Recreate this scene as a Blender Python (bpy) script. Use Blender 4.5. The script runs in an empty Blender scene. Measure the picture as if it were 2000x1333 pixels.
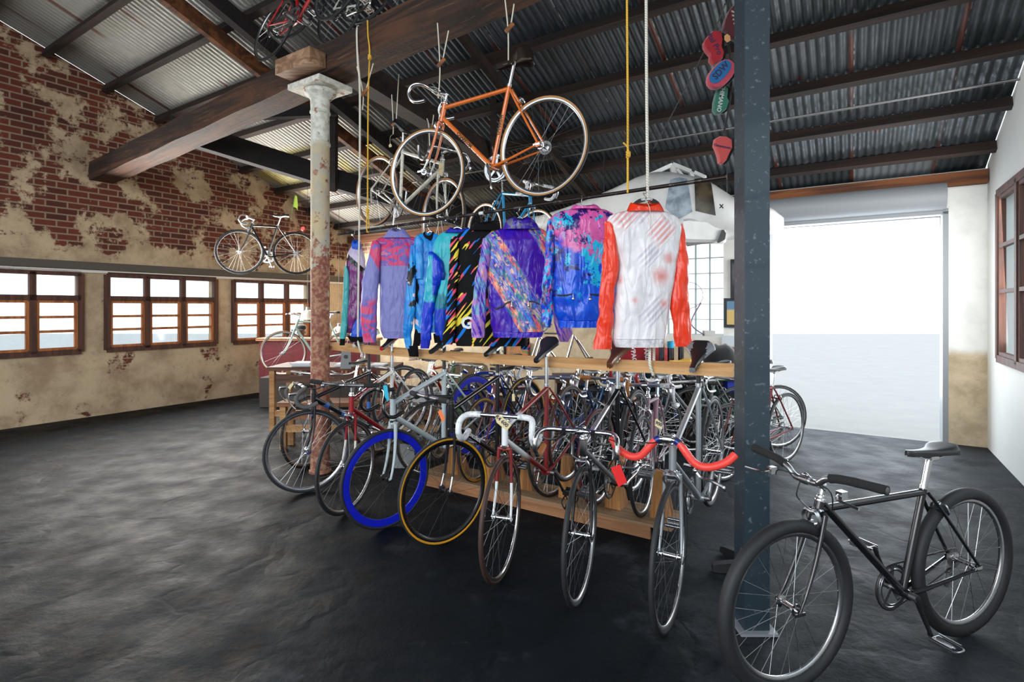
import bpy, math, random
from mathutils import Vector, Matrix, noise
random.seed(7)
SC = bpy.context.scene
COL = SC.collection
R = math.radians
V3 = Vector

# ------------------------------------------------------------------ camera, sky, exposure
F, HZ, CAMH = 1040.0, 600.0, 1.5           # focal length in pixels, horizon row, eye height
cam_d = bpy.data.cameras.new('camera'); cam = bpy.data.objects.new('camera', cam_d); COL.objects.link(cam)
cam_d.sensor_width = 36; cam_d.sensor_fit = 'HORIZONTAL'; cam_d.lens = F / 2000 * 36
cam_d.shift_y = -(666.5 - HZ) / 2000       # perspective-corrected lens
cam_d.clip_start = 0.02
cam.location = (0, 0, CAMH); cam.rotation_euler = (R(90), 0, 0)
SC.camera = cam
SC.view_settings.view_transform = 'Standard'; SC.view_settings.look = 'None'
SC.view_settings.gamma = 1; SC.view_settings.use_curve_mapping = False
SC.view_settings.exposure = 0.5
world = bpy.data.worlds.new('overcast_sky'); SC.world = world; world.use_nodes = True
_bg = world.node_tree.nodes['Background']; _bg.inputs[0].default_value = (0.86, 0.94, 1.0, 1); _bg.inputs[1].default_value = 1.8
SC.cycles.max_bounces = 5; SC.cycles.diffuse_bounces = 3; SC.cycles.glossy_bounces = 2
SC.cycles.transmission_bounces = 4; SC.cycles.transparent_max_bounces = 8
SC.cycles.sample_clamp_indirect = 6
SC.cycles.caustics_reflective = False; SC.cycles.caustics_refractive = False

def P(x, y, Y):                             # photograph position at distance Y -> world point
    return V3(((x - 1000) / F * Y, Y, CAMH - (y - HZ) / F * Y))
U = V3((.842, -.54, 0)).normalized()        # along the rack, the timber beam and the back wall
NN = V3((.54, .842, 0)).normalized()        # away from the rack, towards the back wall
UB = V3((.805, -.593, 0)).normalized()      # along the hanging rack beam and the clothes rail
NB = V3((.593, .805, 0)).normalized()
def W(p, q, z): return V3((U.x * p + NN.x * q, U.y * p + NN.y * q, z))
EAVE_Q, EAVE_H, PITCH = 7.5, 3.0, .366
def roof_z(q): return EAVE_H + PITCH * (EAVE_Q - q) if q > -.5 else EAVE_H + PITCH * (EAVE_Q + .5) - PITCH * (-.5 - q)
def roofpt(x, y, drop=0.0):                 # where the sight line meets the roof plane
    a = V3(((x - 1000) / F, 1, -(y - HZ) / F))
    qn = a.x * NN.x + a.y * NN.y
    t = (EAVE_H + PITCH * EAVE_Q - drop - CAMH) / (a.z + PITCH * qn)
    return V3((0, 0, CAMH)) + a * t
def beam_at(x):                             # point of the rack line (plan) seen at column x
    c = (x - 1000) / F
    k = (c * 2.91 - 1.03) / (UB.x - UB.y * c)
    return V3((1.03 + UB.x * k, 2.91 + UB.y * k, 0))

def area(name, loc, target, sx, sy, power, color):
    d = bpy.data.lights.new(name, 'AREA'); d.shape = 'RECTANGLE'; d.size = sx; d.size_y = sy; d.energy = power; d.color = color
    o = bpy.data.objects.new(name, d); COL.objects.link(o); o.location = loc
    o.rotation_euler = (V3(target) - V3(loc)).to_track_quat('-Z', 'Y').to_euler(); return o
# daylight that comes in through the openings of the building, and an added fill at right
area('daylight_street_front', (-2.2, -2.7, 3.2), (-.2, 3.2, 1.5), 5.0, 3.0, 200, (.93, .97, 1))
area('daylight_left_windows', W(-8.4, 4.6, 1.9), W(-3, 5.0, 2.0), 5.0, 1.4, 300, (1, .96, .90))
area('added_right_fill', W(.95, 5.8, 1.9), W(-4.5, 7.2, 1.7), 2.2, 1.5, 45, (1, .98, .95))  # lamp added to brighten the back wall, beside unseen windows
area('daylight_back_doorway', W(.1, 7.9, 1.6), W(.0, 4.0, .5), 1.7, 2.4, 60, (.85, .93, 1))

# ------------------------------------------------------------------ materials
def lin(c):
    return tuple((v / 12.92 if v <= .04045 else ((v + .055) / 1.055) ** 2.4) for v in c)
def rgb(r, g, b): return lin((r / 255, g / 255, b / 255))
class Val:
    def __init__(s, g, k): s.g = g; s.k = k
    def __add__(s, o): return s.g.m('ADD', s, o)
    __radd__ = __add__
    def __sub__(s, o): return s.g.m('SUBTRACT', s, o)
    def __rsub__(s, o): return s.g.m('SUBTRACT', o, s)
    def __mul__(s, o): return s.g.m('MULTIPLY', s, o)
    __rmul__ = __mul__
class G:
    def __init__(g, nt): g.nt = nt; g.L = nt.links; g.N = nt.nodes
    def put(g, sock, v):
        if isinstance(v, Val): g.L.new(v.k, sock)
        elif isinstance(v, tuple) and len(sock.default_value) == 4 and len(v) == 3: sock.default_value = (*v, 1)
        else: sock.default_value = v
    def m(g, op, a, b=0.0, c=None):
        n = g.N.new('ShaderNodeMath'); n.operation = op; g.put(n.inputs[0], a); g.put(n.inputs[1], b)
        if c is not None: g.put(n.inputs[2], c)
        return Val(g, n.outputs[0])
    def co(g): return Val(g, g.N.new('ShaderNodeTexCoord').outputs['Object'])
    def xyz(g, v=None):
        n = g.N.new('ShaderNodeSeparateXYZ'); g.put(n.inputs[0], v or g.co()); return [Val(g, o) for o in n.outputs]
    def vec(g, x, y, z):
        n = g.N.new('ShaderNodeCombineXYZ')
        for i, a in enumerate((x, y, z)): g.put(n.inputs[i], a)
        return Val(g, n.outputs[0])
    def noise(g, v=None, scale=5, detail=3, rough=.55, dist=0.0):
        n = g.N.new('ShaderNodeTexNoise'); g.put(n.inputs['Vector'], v or g.co()); n.inputs['Scale'].default_value = scale
        n.inputs['Detail'].default_value = detail; n.inputs['Roughness'].default_value = rough; n.inputs['Distortion'].default_value = dist
        return Val(g, n.outputs[0])
    def cells(g, v=None, scale=5):
        n = g.N.new('ShaderNodeTexVoronoi'); g.put(n.inputs['Vector'], v or g.co()); n.inputs['Scale'].default_value = scale
        w = g.N.new('ShaderNodeTexWhiteNoise'); w.noise_dimensions = '3D'; g.L.new(n.outputs['Color'], w.inputs['Vector'])
        return Val(g, n.outputs['Distance']), Val(g, w.outputs['Value'])
    def st(g, v, lo, hi):
        n = g.N.new('ShaderNodeMapRange'); n.interpolation_type = 'SMOOTHSTEP'
        g.put(n.inputs[0], v); n.inputs[1].default_value = lo; n.inputs[2].default_value = hi; return Val(g, n.outputs[0])
    def mix(g, f, a, b):
        n = g.N.new('ShaderNodeMix'); n.data_type = 'RGBA'; g.put(n.inputs[0], f); g.put(n.inputs[6], a); g.put(n.inputs[7], b)
        return Val(g, n.outputs[2])
    def brick(g, v, c1, c2, mortar, w=.23, h=.085):
        n = g.N.new('ShaderNodeTexBrick'); g.put(n.inputs['Vector'], v); g.put(n.inputs['Color1'], c1); g.put(n.inputs['Color2'], c2); g.put(n.inputs['Mortar'], mortar)
        n.inputs['Scale'].default_value = 1; n.inputs['Mortar Size'].default_value = .01; n.inputs['Brick Width'].default_value = w; n.inputs['Row Height'].default_value = h
        return Val(g, n.outputs[0])
MATS = {}
def mat(name, base, rough=.5, metal=0.0, bump=0.0, bscale=60, spec=.5, bumpf=None, coat=0.0, trans=0.0, emit=None, sheen=0.0, alpha=None):
    if name in MATS: return MATS[name]
    m = bpy.data.materials.new(name); m.use_nodes = True; nt = m.node_tree; b = nt.nodes['Principled BSDF']; g = G(nt)
    c = base(g) if callable(base) else base
    g.put(b.inputs['Base Color'], c)
    r = rough(g) if callable(rough) else rough
    g.put(b.inputs['Roughness'], r); b.inputs['Metallic'].default_value = metal
    b.inputs['Specular IOR Level'].default_value = spec; b.inputs['Coat Weight'].default_value = coat; b.inputs['Coat Roughness'].default_value = .08
    b.inputs['Transmission Weight'].default_value = trans; b.inputs['Sheen Weight'].default_value = sheen
    if alpha is not None: b.inputs['Alpha'].default_value = alpha
    if emit: b.inputs['Emission Color'].default_value = (*emit[0], 1); b.inputs['Emission Strength'].default_value = emit[1]
    if bump:
        n = nt.nodes.new('ShaderNodeBump'); n.inputs['Strength'].default_value = bump; n.inputs['Distance'].default_value = .01
        g.put(n.inputs['Height'], bumpf(g) if bumpf else g.noise(scale=bscale, detail=4)); nt.links.new(n.outputs[0], b.inputs['Normal'])
    MATS[name] = m; return m
def paint(name, c, coat=.6, rough=.35): return mat('paint_' + name, lambda g: g.mix(g.noise(scale=30), c, tuple(v * .85 for v in c)), rough=rough, coat=coat)
def fade(name, c1, c2, x, w=.03, axis=0): return mat('paint_' + name, lambda g: g.mix(g.st(g.xyz()[axis], x - w, x + w), c1, c2), rough=.35, coat=.5)
CHROME = mat('polished_chrome', (.72, .73, .75), rough=.16, metal=1)
ALLOY = mat('brushed_alloy', lambda g: g.mix(g.noise(scale=40), (.50, .51, .53), (.62, .63, .65)), rough=.3, metal=1)
SPK = mat('steel_spoke', (.30, .31, .32), rough=.3, metal=1)
STEEL = mat('dull_steel', lambda g: g.mix(g.noise(scale=30), (.20, .20, .21), (.32, .31, .30)), rough=.45, metal=1)
RUBBER = mat('black_rubber', lambda g: g.mix(g.noise(scale=50), (.008, .009, .011), (.02, .021, .023)), rough=.62)
BLACK = mat('black_plastic', (.012, .012, .013), rough=.4)
BLACKG = mat('gloss_black', (.008, .008, .01), rough=.22, coat=.5)
BLACKF = mat('black_foam', (.012, .012, .012), rough=.9, bump=.3, bscale=300)
GUM = mat('gum_sidewall', lambda g: g.mix(g.noise(scale=20), rgb(190, 140, 80), rgb(160, 108, 55)), rough=.6)
AMBER = mat('amber_sidewall', rgb(172, 108, 40), rough=.6)
BROWNT = mat('brown_rubber', rgb(60, 38, 32), rough=.6)
YELT = mat('yellow_tire_wall', rgb(214, 150, 22), rough=.5)
RIMB = mat('blue_rim', rgb(14, 30, 190), rough=.35, coat=.5)
CHAIN = mat('oily_chain', (.05, .045, .04), rough=.5, metal=.8)
PAPER = mat('cream_paper', lambda g: g.mix(g.noise(scale=30), rgb(222, 205, 160), rgb(205, 186, 140)), rough=.8)
INK = mat('dark_ink', (.02, .015, .06), rough=.7)
def wood(name, c1, c2, ax=0, scale=1.0, rough=.7, knots=True):
    def f(g):
        x, y, z = g.xyz(); k = [x, y, z]; k[ax] = k[ax] * .06
        n = g.noise(g.vec(*k), scale=14 * scale, detail=5, dist=1.2); c = g.mix(g.st(n, .35, .65), c1, c2)
        f2 = g.noise(g.vec(*k), scale=120 * scale, detail=2)
        return g.mix(g.st(f2, .5, .75) * .45, c, tuple(v * .45 for v in c1))
    return mat(name, f, rough=rough, bump=.15, bscale=40)
PINE = wood('pine_timber', rgb(188, 145, 95), rgb(160, 112, 66))
PLY = wood('plywood', rgb(150, 122, 92), rgb(112, 86, 62), scale=.6)
PLYO = wood('pine_wedge', rgb(176, 122, 66), rgb(120, 76, 38), ax=2, scale=.9)
OLDW = wood('old_dark_timber', rgb(48, 31, 22), rgb(22, 15, 12), scale=.7, rough=.8)
BEAMW = wood('rough_sawn_timber', rgb(98, 64, 42), rgb(48, 31, 23), scale=.5, rough=.8)
REDW = wood('reddish_rafter_timber', rgb(120, 70, 34), rgb(66, 36, 20), scale=.6, rough=.8)
BLKW = wood('blackened_timber', rgb(28, 20, 17), rgb(14, 11, 10), scale=.6, rough=.85)

# ------------------------------------------------------------------ mesh tools
class MB:
    def __init__(s): s.v = []; s.f = []; s.mi = []; s.cur = 0
    def add(s, vs, fs):
        b = len(s.v); s.v += [tuple(v) for v in vs]; s.f += [tuple(i + b for i in f) for f in fs]; s.mi += [s.cur] * len(fs); return s
    def rings(s, rs, closed=False, cap=True):
        n = len(rs[0]); vs = [p for r in rs for p in r]; fs = []; m = len(rs)
        for i in range(m if closed else m - 1):
            for j in range(n):
                fs.append((i * n + j, i * n + (j + 1) % n, ((i + 1) % m) * n + (j + 1) % n, ((i + 1) % m) * n + j))
        if cap and not closed: fs.append(tuple(range(n - 1, -1, -1))); fs.append(tuple((m - 1) * n + j for j in range(n)))
        return s.add(vs, fs)
    def tube(s, pts, r, n=10, closed=False, cap=True, flat=1.0):
        pts = [V3(p) for p in pts]; m = len(pts); rr = r if isinstance(r, (list, tuple)) else [r] * m
        T = []
        for i in range(m):
            a = pts[(i - 1) % m] if (closed or i > 0) else pts[i]; b = pts[(i + 1) % m] if (closed or i < m - 1) else pts[i]
            d = b - a; T.append(d.normalized() if d.length > 1e-9 else V3((0, 0, 1)))
        up = V3((0, 0, 1)) if abs(T[0].z) < .9 else V3((0, 1, 0))
        nrm = (up - T[0] * up.dot(T[0])).normalized(); rs = []
        for i in range(m):
            nrm = (nrm - T[i] * nrm.dot(T[i])).normalized(); bi = T[i].cross(nrm)
            rs.append([pts[i] + (nrm * math.cos(2 * math.pi * j / n) + bi * math.sin(2 * math.pi * j / n) * flat) * rr[i] for j in range(n)])
        return s.rings(rs, closed, cap)
    def box(s, c, sz, M=None):
        c = V3(c); x, y, z = (a / 2 for a in sz)
        vs = [V3((a * x, b * y, d * z)) for a in (-1, 1) for b in (-1, 1) for d in (-1, 1)]
        vs = [(M @ v if M else v) + c for v in vs]
        return s.add(vs, [(0, 1, 3, 2), (4, 6, 7, 5), (0, 4, 5, 1), (2, 3, 7, 6), (0, 2, 6, 4), (1, 5, 7, 3)])
    def bar(s, a, b, w, h, up=(0, 0, 1)):
        a = V3(a); b = V3(b); d = (b - a).normalized(); up = V3(up); sd = d.cross(up).normalized(); u2 = sd.cross(d)
        return s.rings([[p + sd * (i * w / 2) + u2 * (j * h / 2) for i, j in ((-1, -1), (1, -1), (1, 1), (-1, 1))] for p in (a, b)])
    def lathe(s, prof, o=(0, 0, 0), ax=(0, 0, 1), n=24, cap=True):     # prof: (radius, along)
        o = V3(o); ax = V3(ax).normalized(); e = ax.orthogonal().normalized(); e2 = ax.cross(e)
        return s.rings([[o + ax * z + (e * math.cos(2 * math.pi * j / n) + e2 * math.sin(2 * math.pi * j / n)) * max(r, 1e-4) for j in range(n)] for r, z in prof], cap=cap)
    def torus(s, c, ax, Rr, prof, n=48):                              # prof: closed loop of (radial offset, along)
        c = V3(c); ax = V3(ax).normalized(); e = ax.orthogonal().normalized(); e2 = ax.cross(e)
        return s.rings([[c + ax * z + (e * math.cos(2 * math.pi * j / n) + e2 * math.sin(2 * math.pi * j / n)) * (Rr + r) for r, z in prof] for j in range(n)], closed=True)
    def ball(s, c, r, n=12, sc=(1, 1, 1)):
        c = V3(c); m = n // 2 + 1
        return s.rings([[c + V3((sc[0] * r * math.sin(math.pi * max(i, .02) / m if i < m else .01) * math.cos(2 * math.pi * j / n), sc[1] * r * math.sin(math.pi * max(i, .02) / m if i < m else .01) * math.sin(2 * math.pi * j / n), sc[2] * r * math.cos(math.pi * i / m))) for j in range(n)] for i in range(m + 1)])
    def xf(s, M): s.v = [tuple(M @ V3(v)) for v in s.v]; return s
    def obj(s, name, m, parent=None, ang=40, **tags):
        me = bpy.data.meshes.new(name); me.from_pydata(s.v, [], s.f)
        ms = m if isinstance(m, (list, tuple)) else [m]
        for k in ms: me.materials.append(k)
        if len(ms) > 1: me.polygons.foreach_set('material_index', s.mi)
        me.polygons.foreach_set('use_smooth', [True] * len(s.f)); me.set_sharp_from_angle(angle=R(ang)); me.validate(); me.update()
        o = bpy.data.objects.new(name, me); COL.objects.link(o)
        if parent is not None: o.parent = parent
        for k, v in tags.items(): o[k] = v
        return o
def smooth_path(pts, k=5):
    pts = [V3(p) for p in pts]; out = []
    for i in range(len(pts) - 1):
        p0 = pts[max(i - 1, 0)]; p1 = pts[i]; p2 = pts[i + 1]; p3 = pts[min(i + 2, len(pts) - 1)]
        for j in range(k):
            t = j / k
            out.append(.5 * ((2 * p1) + (p2 - p0) * t + (2 * p0 - 5 * p1 + 4 * p2 - p3) * t * t + (3 * p1 - p0 - 3 * p2 + p3) * t ** 3))
    out.append(pts[-1]); return out
def thing(name, label, cat, M=None, group=None):
    o = bpy.data.objects.new(name, None); COL.objects.link(o); o.empty_display_size = .05
    o['label'] = label; o['category'] = cat
    if group: o['group'] = group
    if M is not None: o.matrix_world = M
    return o
def tag(o, label, cat, group=None, kind=None):
    o['label'] = label; o['category'] = cat
    if group: o['group'] = group
    if kind: o['kind'] = kind
    return o
def at(M3x, M3y, M3z, loc):
    M = Matrix((M3x, M3y, M3z)).transposed().to_4x4(); M.translation = loc; return M
def TL(v): return Matrix.Translation(V3(v))
def text_obj(body, name, size, m, M, parent=None, ext=.0008, bold=0.0, **tags):
    c = bpy.data.curves.new(name, 'FONT'); c.body = body; c.size = size; c.extrude = ext; c.offset = bold; c.align_x = 'CENTER'; c.align_y = 'CENTER'
    c.resolution_u = 2
    t = bpy.data.objects.new(name, c); COL.objects.link(t)
    dg = bpy.context.evaluated_depsgraph_get(); me = bpy.data.meshes.new_from_object(t.evaluated_get(dg)); bpy.data.objects.remove(t); bpy.data.curves.remove(c)
    me.transform(M); me.materials.clear(); me.materials.append(m)
    o = bpy.data.objects.new(name, me); COL.objects.link(o)
    if parent is not None: o.parent = parent
    for k, v in tags.items(): o[k] = v
    return o
# ------------------------------------------------------------------ building shell
PL, PR, QF, QB = -8.77, 1.2, -3.0, 7.5
def struct(o): o['kind'] = 'structure'; return o
def floor_col(g):
    x, y, z = g.xyz(); n1 = g.noise(scale=.9, detail=6, rough=.62); n2 = g.noise(scale=4.5, detail=8, rough=.7); n3 = g.noise(scale=40, detail=4)
    c = g.mix(g.st(n1, .35, .65), (.0022, .0045, .0072), (.0055, .0090, .013))
    br = g.st(n2, .5, .62) * g.st(x, -.4, -1.3) * .7
    c = g.mix(br, c, (.026, .018, .011))
    worn = g.st(g.noise(scale=1.7, detail=7, rough=.65) + g.st(x, .2, 1.6) * .22, .56, .68)  # worn concrete, weighted right where daylight sheen is put into the colour
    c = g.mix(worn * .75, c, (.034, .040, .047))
    sc = g.st(g.noise(g.vec(x * 1.0, y * 4.0, z), scale=3.3, detail=8, rough=.75), .64, .70)
    c = g.mix(sc * .35, c, (.07, .07, .07))
    return g.mix(g.st(n3, .35, .7) * .35, c, (.006, .008, .01))
def floor_bump(g):
    n = g.N.new('ShaderNodeTexVoronoi'); n.feature = 'DISTANCE_TO_EDGE'; n.inputs['Scale'].default_value = 1.4
    g.L.new(g.noise(scale=3, detail=5).k, n.inputs['Vector'])
    x, y, z = g.xyz(); w = g.noise(scale=1.2, detail=4)
    g.L.new(g.vec(x + w * 1.4, y + w * 1.1, z).k, n.inputs['Vector'])
    return g.m('MINIMUM', Val(g, n.outputs['Distance']) * 12, 1.0) * .8 + g.noise(scale=26, detail=6, rough=.7) * .9 + g.noise(scale=5, detail=5) * 1.5
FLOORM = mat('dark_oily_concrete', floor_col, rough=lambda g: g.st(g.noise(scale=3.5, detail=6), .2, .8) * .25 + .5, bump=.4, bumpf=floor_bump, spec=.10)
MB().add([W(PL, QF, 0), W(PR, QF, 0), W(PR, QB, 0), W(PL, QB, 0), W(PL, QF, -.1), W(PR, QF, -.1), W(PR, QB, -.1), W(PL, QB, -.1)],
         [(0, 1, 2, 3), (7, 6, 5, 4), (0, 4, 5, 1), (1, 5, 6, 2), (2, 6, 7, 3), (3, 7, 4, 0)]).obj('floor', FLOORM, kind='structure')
ASPH = mat('pale_outdoor_paving', lambda g: g.mix(g.noise(scale=3), (.35, .35, .34), (.28, .28, .28)), rough=.9)
_g = MB(); _g.box((0, 3, -.2), (60, 60, .1)); struct(_g.obj('ground_outside', ASPH))

def plaster(g):                             # wall object coordinates: x along the wall, z up
    x, y, z = g.xyz(); v = g.vec(x, z, 0.0)
    br = g.brick(v, rgb(112, 52, 36), rgb(78, 38, 30), rgb(146, 126, 104))
    pl = g.mix(g.st(g.noise(scale=2.2, detail=7, rough=.65), .35, .7), rgb(205, 182, 150), rgb(160, 136, 108))
    pl = g.mix(g.st(g.noise(scale=9, detail=8, rough=.7), .55, .7) * .5, pl, rgb(120, 98, 78))
    msk = g.st(g.noise(scale=1.6, detail=8, rough=.7) + g.st(z, 2.1, 2.6) * .13, .57, .62)
    return g.mix(msk, pl, br)
def backcol(g):
    x, y, z = g.xyz(); pl = plaster(g)
    lo = g.mix(g.st(g.noise(scale=3, detail=8, rough=.7), .4, .65), rgb(208, 190, 160), rgb(176, 158, 130))
    lo = g.mix(g.st(g.noise(scale=11, detail=8, rough=.75), .60, .68) * .6, lo, rgb(140, 90, 66))
    c = g.mix(g.st(x + g.noise(scale=3) * .8, -8.1, -7.5), pl, lo)
    wh = g.mix(g.st(g.noise(scale=4, detail=6), .4, .7), (.80, .81, .78), (.70, .71, .68))
    return g.mix(g.st(x + g.noise(scale=5) * .1, -2.9, -2.75) * g.st(z + g.noise(scale=7) * .1, 1.0, 1.12), c, wh)
BRICKM = mat('brick_and_old_plaster', plaster, rough=.9, bump=.5, bscale=25)
BACKM = mat('patched_plaster_and_white_paint', backcol, rough=.85, bump=.25, bscale=30)
WHITEW = mat('white_painted_wall', lambda g: g.mix(g.noise(scale=5), (.74, .75, .73), (.66, .67, .65)), rough=.85, bump=.1)
def wall(name, m, M, x0, x1, z0, ztop, holes, th=.2):
    """grid of boxes in the wall plane (local x along, z up), leaving the openings free"""
    xs = sorted({x0, x1} | {h[i] for h in holes for i in (0, 1)} | {x0 + (x1 - x0) * i / 24 for i in range(25)}); mb = MB()
    for a, b in zip(xs, xs[1:]):
        c = (a + b) / 2; segs = [(z0, None)]
        for h in holes:
            if h[0] < c < h[1]: segs = [(z0, h[2]), (h[3], None)]
        for s0, s1 in segs:
            ta = s1 if s1 is not None else ztop(a); tb = s1 if s1 is not None else ztop(b)
            if ta - s0 < .01: continue
            mb.add([(a, 0, s0), (b, 0, s0), (b, 0, tb), (a, 0, ta), (a, th, s0), (b, th, s0), (b, th, tb), (a, th, ta)],
                   [(3, 2, 1, 0), (4, 5, 6, 7), (0, 1, 5, 4), (1, 2, 6, 5), (2, 3, 7, 6), (3, 0, 4, 7)])
    o = mb.obj(name, m); o.matrix_world = M; return struct(o)
MBK = at(U, NN, V3((0, 0, 1)), W(0, QB, 0))                # x = p, y outwards
MLF = at(-NN, -U, V3((0, 0, 1)), W(PL, 0, 0))              # x = -q, y outwards (left)
MRT = at(NN, U, V3((0, 0, 1)), W(PR, 0, 0))                # x = q, y outwards (right)
wall('wall_back', BACKM, MBK, PL, PR, 0, lambda p: EAVE_H - .02, [(-2.4, -1.46, 1.12, 2.38), (-.92, .85, 0, 2.55)])
WINQ = [(-6.5, -5.0), (-4.7, -3.2), (-2.9, -1.4), (-1.1, .4)]
wall('wall_left', BRICKM, MLF, -QB, -QF, 0, lambda x: roof_z(-x) + .02, [(a, b, .9, 1.95) for a, b in WINQ])
wall('wall_right', WHITEW, MRT, QF, QB, 0, lambda q: roof_z(q) + .02, [(1.2, 4.2, 1.0, 3.0), (4.7, 6.9, 1.0, 2.6)])
def glassmat(name, tint, gl):
    m = bpy.data.materials.new(name); m.use_nodes = True; nt = m.node_tree; nt.nodes.clear()
    o = nt.nodes.new('ShaderNodeOutputMaterial'); t = nt.nodes.new('ShaderNodeBsdfTransparent'); t.inputs[0].default_value = (*tint, 1)
    s = nt.nodes.new('ShaderNodeBsdfGlossy'); s.inputs['Roughness'].default_value = .05; x = nt.nodes.new('ShaderNodeMixShader'); x.inputs[0].default_value = gl
    nt.links.new(t.outputs[0], x.inputs[1]); nt.links.new(s.outputs[0], x.inputs[2]); nt.links.new(x.outputs[0], o.inputs[0]); return m
PANE = glassmat('window_glass', (.93, .96, .97), .06)
BLOCK = glassmat('glass_block_glass', (.86, .92, .93), .05)
SASHO = wood('orange_window_sash', rgb(196, 120, 62), rgb(150, 84, 42), ax=2)
SASHD = wood('brown_window_frame', rgb(96, 58, 44), rgb(66, 40, 32), ax=2)
def window(name, M, x0, x1, z0, z1, bars, m_out, m_in, split=None, th=.06):
    e = bpy.data.objects.new(name, None); COL.objects.link(e); e.matrix_world = M @ TL((x0, 0, z0)); e['kind'] = 'structure'
    w = x1 - x0; h = z1 - z0; f = MB()
    for a, b in (((0, 0, 0), (0, 0, h)), ((w, 0, 0), (w, 0, h)), ((0, 0, 0), (w, 0, 0)), ((0, 0, h), (w, 0, h))): f.bar(a, b, .07, .07, up=(0, 1, 0))
    if split: f.bar((0, 0, split - z0), (w, 0, split - z0), .07, .07, up=(0, 1, 0))
    for x in (w / 3, 2 * w / 3): f.bar((x, 0, 0), (x, 0, h), .07, .07, up=(0, 1, 0))
    f.obj('window_frame', m_out, e)
    s = MB()
    for i in range(3):
        a = w * i / 3 + .05; b = w * (i + 1) / 3 - .05; t = (split - z0 - .05) if split else h - .05
        for p, q in (((a, .0, .05), (a, .0, t)), ((b, 0, .05), (b, 0, t)), ((a, 0, .05), (b, 0, .05)), ((a, 0, t), (b, 0, t)), ((a, 0, t * .42), (b, 0, t * .42)), ((a, 0, t * .7), (b, 0, t * .7))): s.bar(p, q, .035, .045, up=(0, 1, 0))
    s.obj('window_sash', m_in, e)
    MB().box((w / 2, .03, h / 2), (w, .006, h)).obj('window_pane', PANE, e); return e
for i, (a, b) in enumerate(WINQ): window('window_%d' % (i + 2), MLF, a, b, .9, 1.95, 3, SASHD, SASHO, split=1.62)
for i, (a, b, z1) in enumerate(((1.2, 4.2, 3.0), (4.7, 6.9, 2.6))): window('window_%d' % (i + 6), MRT, a, b, 1.0, z1, 3, SASHD, SASHD)
e = bpy.data.objects.new('window_1', None); COL.objects.link(e); e.matrix_world = MBK @ TL((-2.4, .02, 1.12)); e['kind'] = 'structure'
gb = MB(); mo = MB()
for i in range(5):
    for j in range(6):
        gb.box((.094 + i * .188, .05, .105 + j * .21), (.176, .08, .198))
for i in range(6): mo.box((i * .188, .05, .63), (.010, .07, 1.26))
for j in range(7): mo.box((.47, .05, j * .21), (.94, .07, .010))
gb.obj('glass_blocks', BLOCK, e); mo.obj('mortar_grid', mat('grey_mortar', (.5, .5, .48), rough=.9), e)
DOORG = mat('grey_painted_steel', (.25, .27, .29), rough=.5)
e = bpy.data.objects.new('door_1', None); COL.objects.link(e); e.matrix_world = MBK @ TL((-.92, 0, 0)); e['kind'] = 'structure'
d = MB(); d.box((0, .1, 1.275), (.05, .24, 2.55)); d.box((1.77, .1, 1.275), (.05, .24, 2.55)); d.box((.885, .1, 2.55), (1.82, .24, .06)); d.obj('door_frame', DOORG, e)
d = MB(); d.lathe([(.16, 0), (.16, 1.77)], o=(0, -.02, 2.72), ax=(1, 0, 0), n=20); d.obj('roller_shutter_drum', DOORG, e)
# ledge and lintel strip on the left wall
o = MB().box((-(QB + 1.2) / 2, -.03, 2.06), (QB - 1.2 - .0, .08, .10)).obj('trim_1', mat('grey_timber_ledge', (.10, .085, .07), rough=.8)); o.matrix_world = MLF; struct(o)
o = MB().box((-(QB + 1.2) / 2, -.015, 1.985), (QB - 1.2, .04, .035)).obj('trim_2', mat('white_lintel_paint', (.8, .76, .7), rough=.7)); o.matrix_world = MLF; struct(o)
# timber wall plate along the top of the back wall
o = MB().box((PL / 2 + PR / 2, -.06, EAVE_H - .12), (PR - PL - .02, .10, .14)).obj('trim_3', REDW); o.matrix_world = MBK; struct(o)

# corrugated iron roof: local x = p, y = down the slope
def roofcol(g):
    x, y, z = g.xyz()
    n = g.noise(g.vec(x, y * .35, z), scale=2.6, detail=7, rough=.7)
    c = g.mix(g.st(n, .3, .7), (.075, .088, .098), (.030, .038, .043))
    c = g.mix(g.st(x + g.noise(scale=1.5) * .5, -4.4, -5.0), c, (.29, .285, .26))  # sheets coloured paler to the left, standing in for window light on them
    fr = g.m('FRACT', x * (1 / .76) + 20.0); row = g.m('FLOOR', y * (1 / 1.9)); cell = g.m('FLOOR', x * (1 / .76)); h = g.N.new('ShaderNodeTexWhiteNoise'); h.noise_dimensions = '3D'
    g.L.new(g.vec(cell, row, 0.0).k, h.inputs['Vector']); rnd = Val(g, h.outputs['Value'])
    c = g.mix(g.st(rnd, .86, .9) * .8, c, (.26, .29, .31))
    lap = g.st(fr, .93, .97) * g.st(g.noise(g.vec(x, y * .2, z), scale=4, detail=5), .42, .55)
    c = g.mix(lap * .85, c, rgb(92, 46, 34))
    edge = g.st(fr, .02, .0) * g.st(g.noise(scale=9, detail=6), .5, .6); c = g.mix(edge, c, (.35, .34, .32))
    rust = g.st(g.noise(g.vec(x, y, z), scale=1.1, detail=8, rough=.7), .64, .68) * g.st(x, -3.8, -3.2)
    c = g.mix(rust * .8, c, rgb(84, 38, 28))
    yl = g.st(g.noise(g.vec(x, y, 3.0), scale=1.3, detail=4), .52, .55) * g.st(x, -5.2, -5.5) * g.st(y, 6.7, 6.2) * g.st(y, 5.2, 5.5)
    return g.mix(yl * .6, c, rgb(170, 158, 70))
ROOFM = mat('corrugated_iron', roofcol, rough=lambda g: g.st(g.noise(scale=14, detail=6), .3, .7) * .25 + .35, metal=.35, bump=.15, bscale=50)
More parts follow.
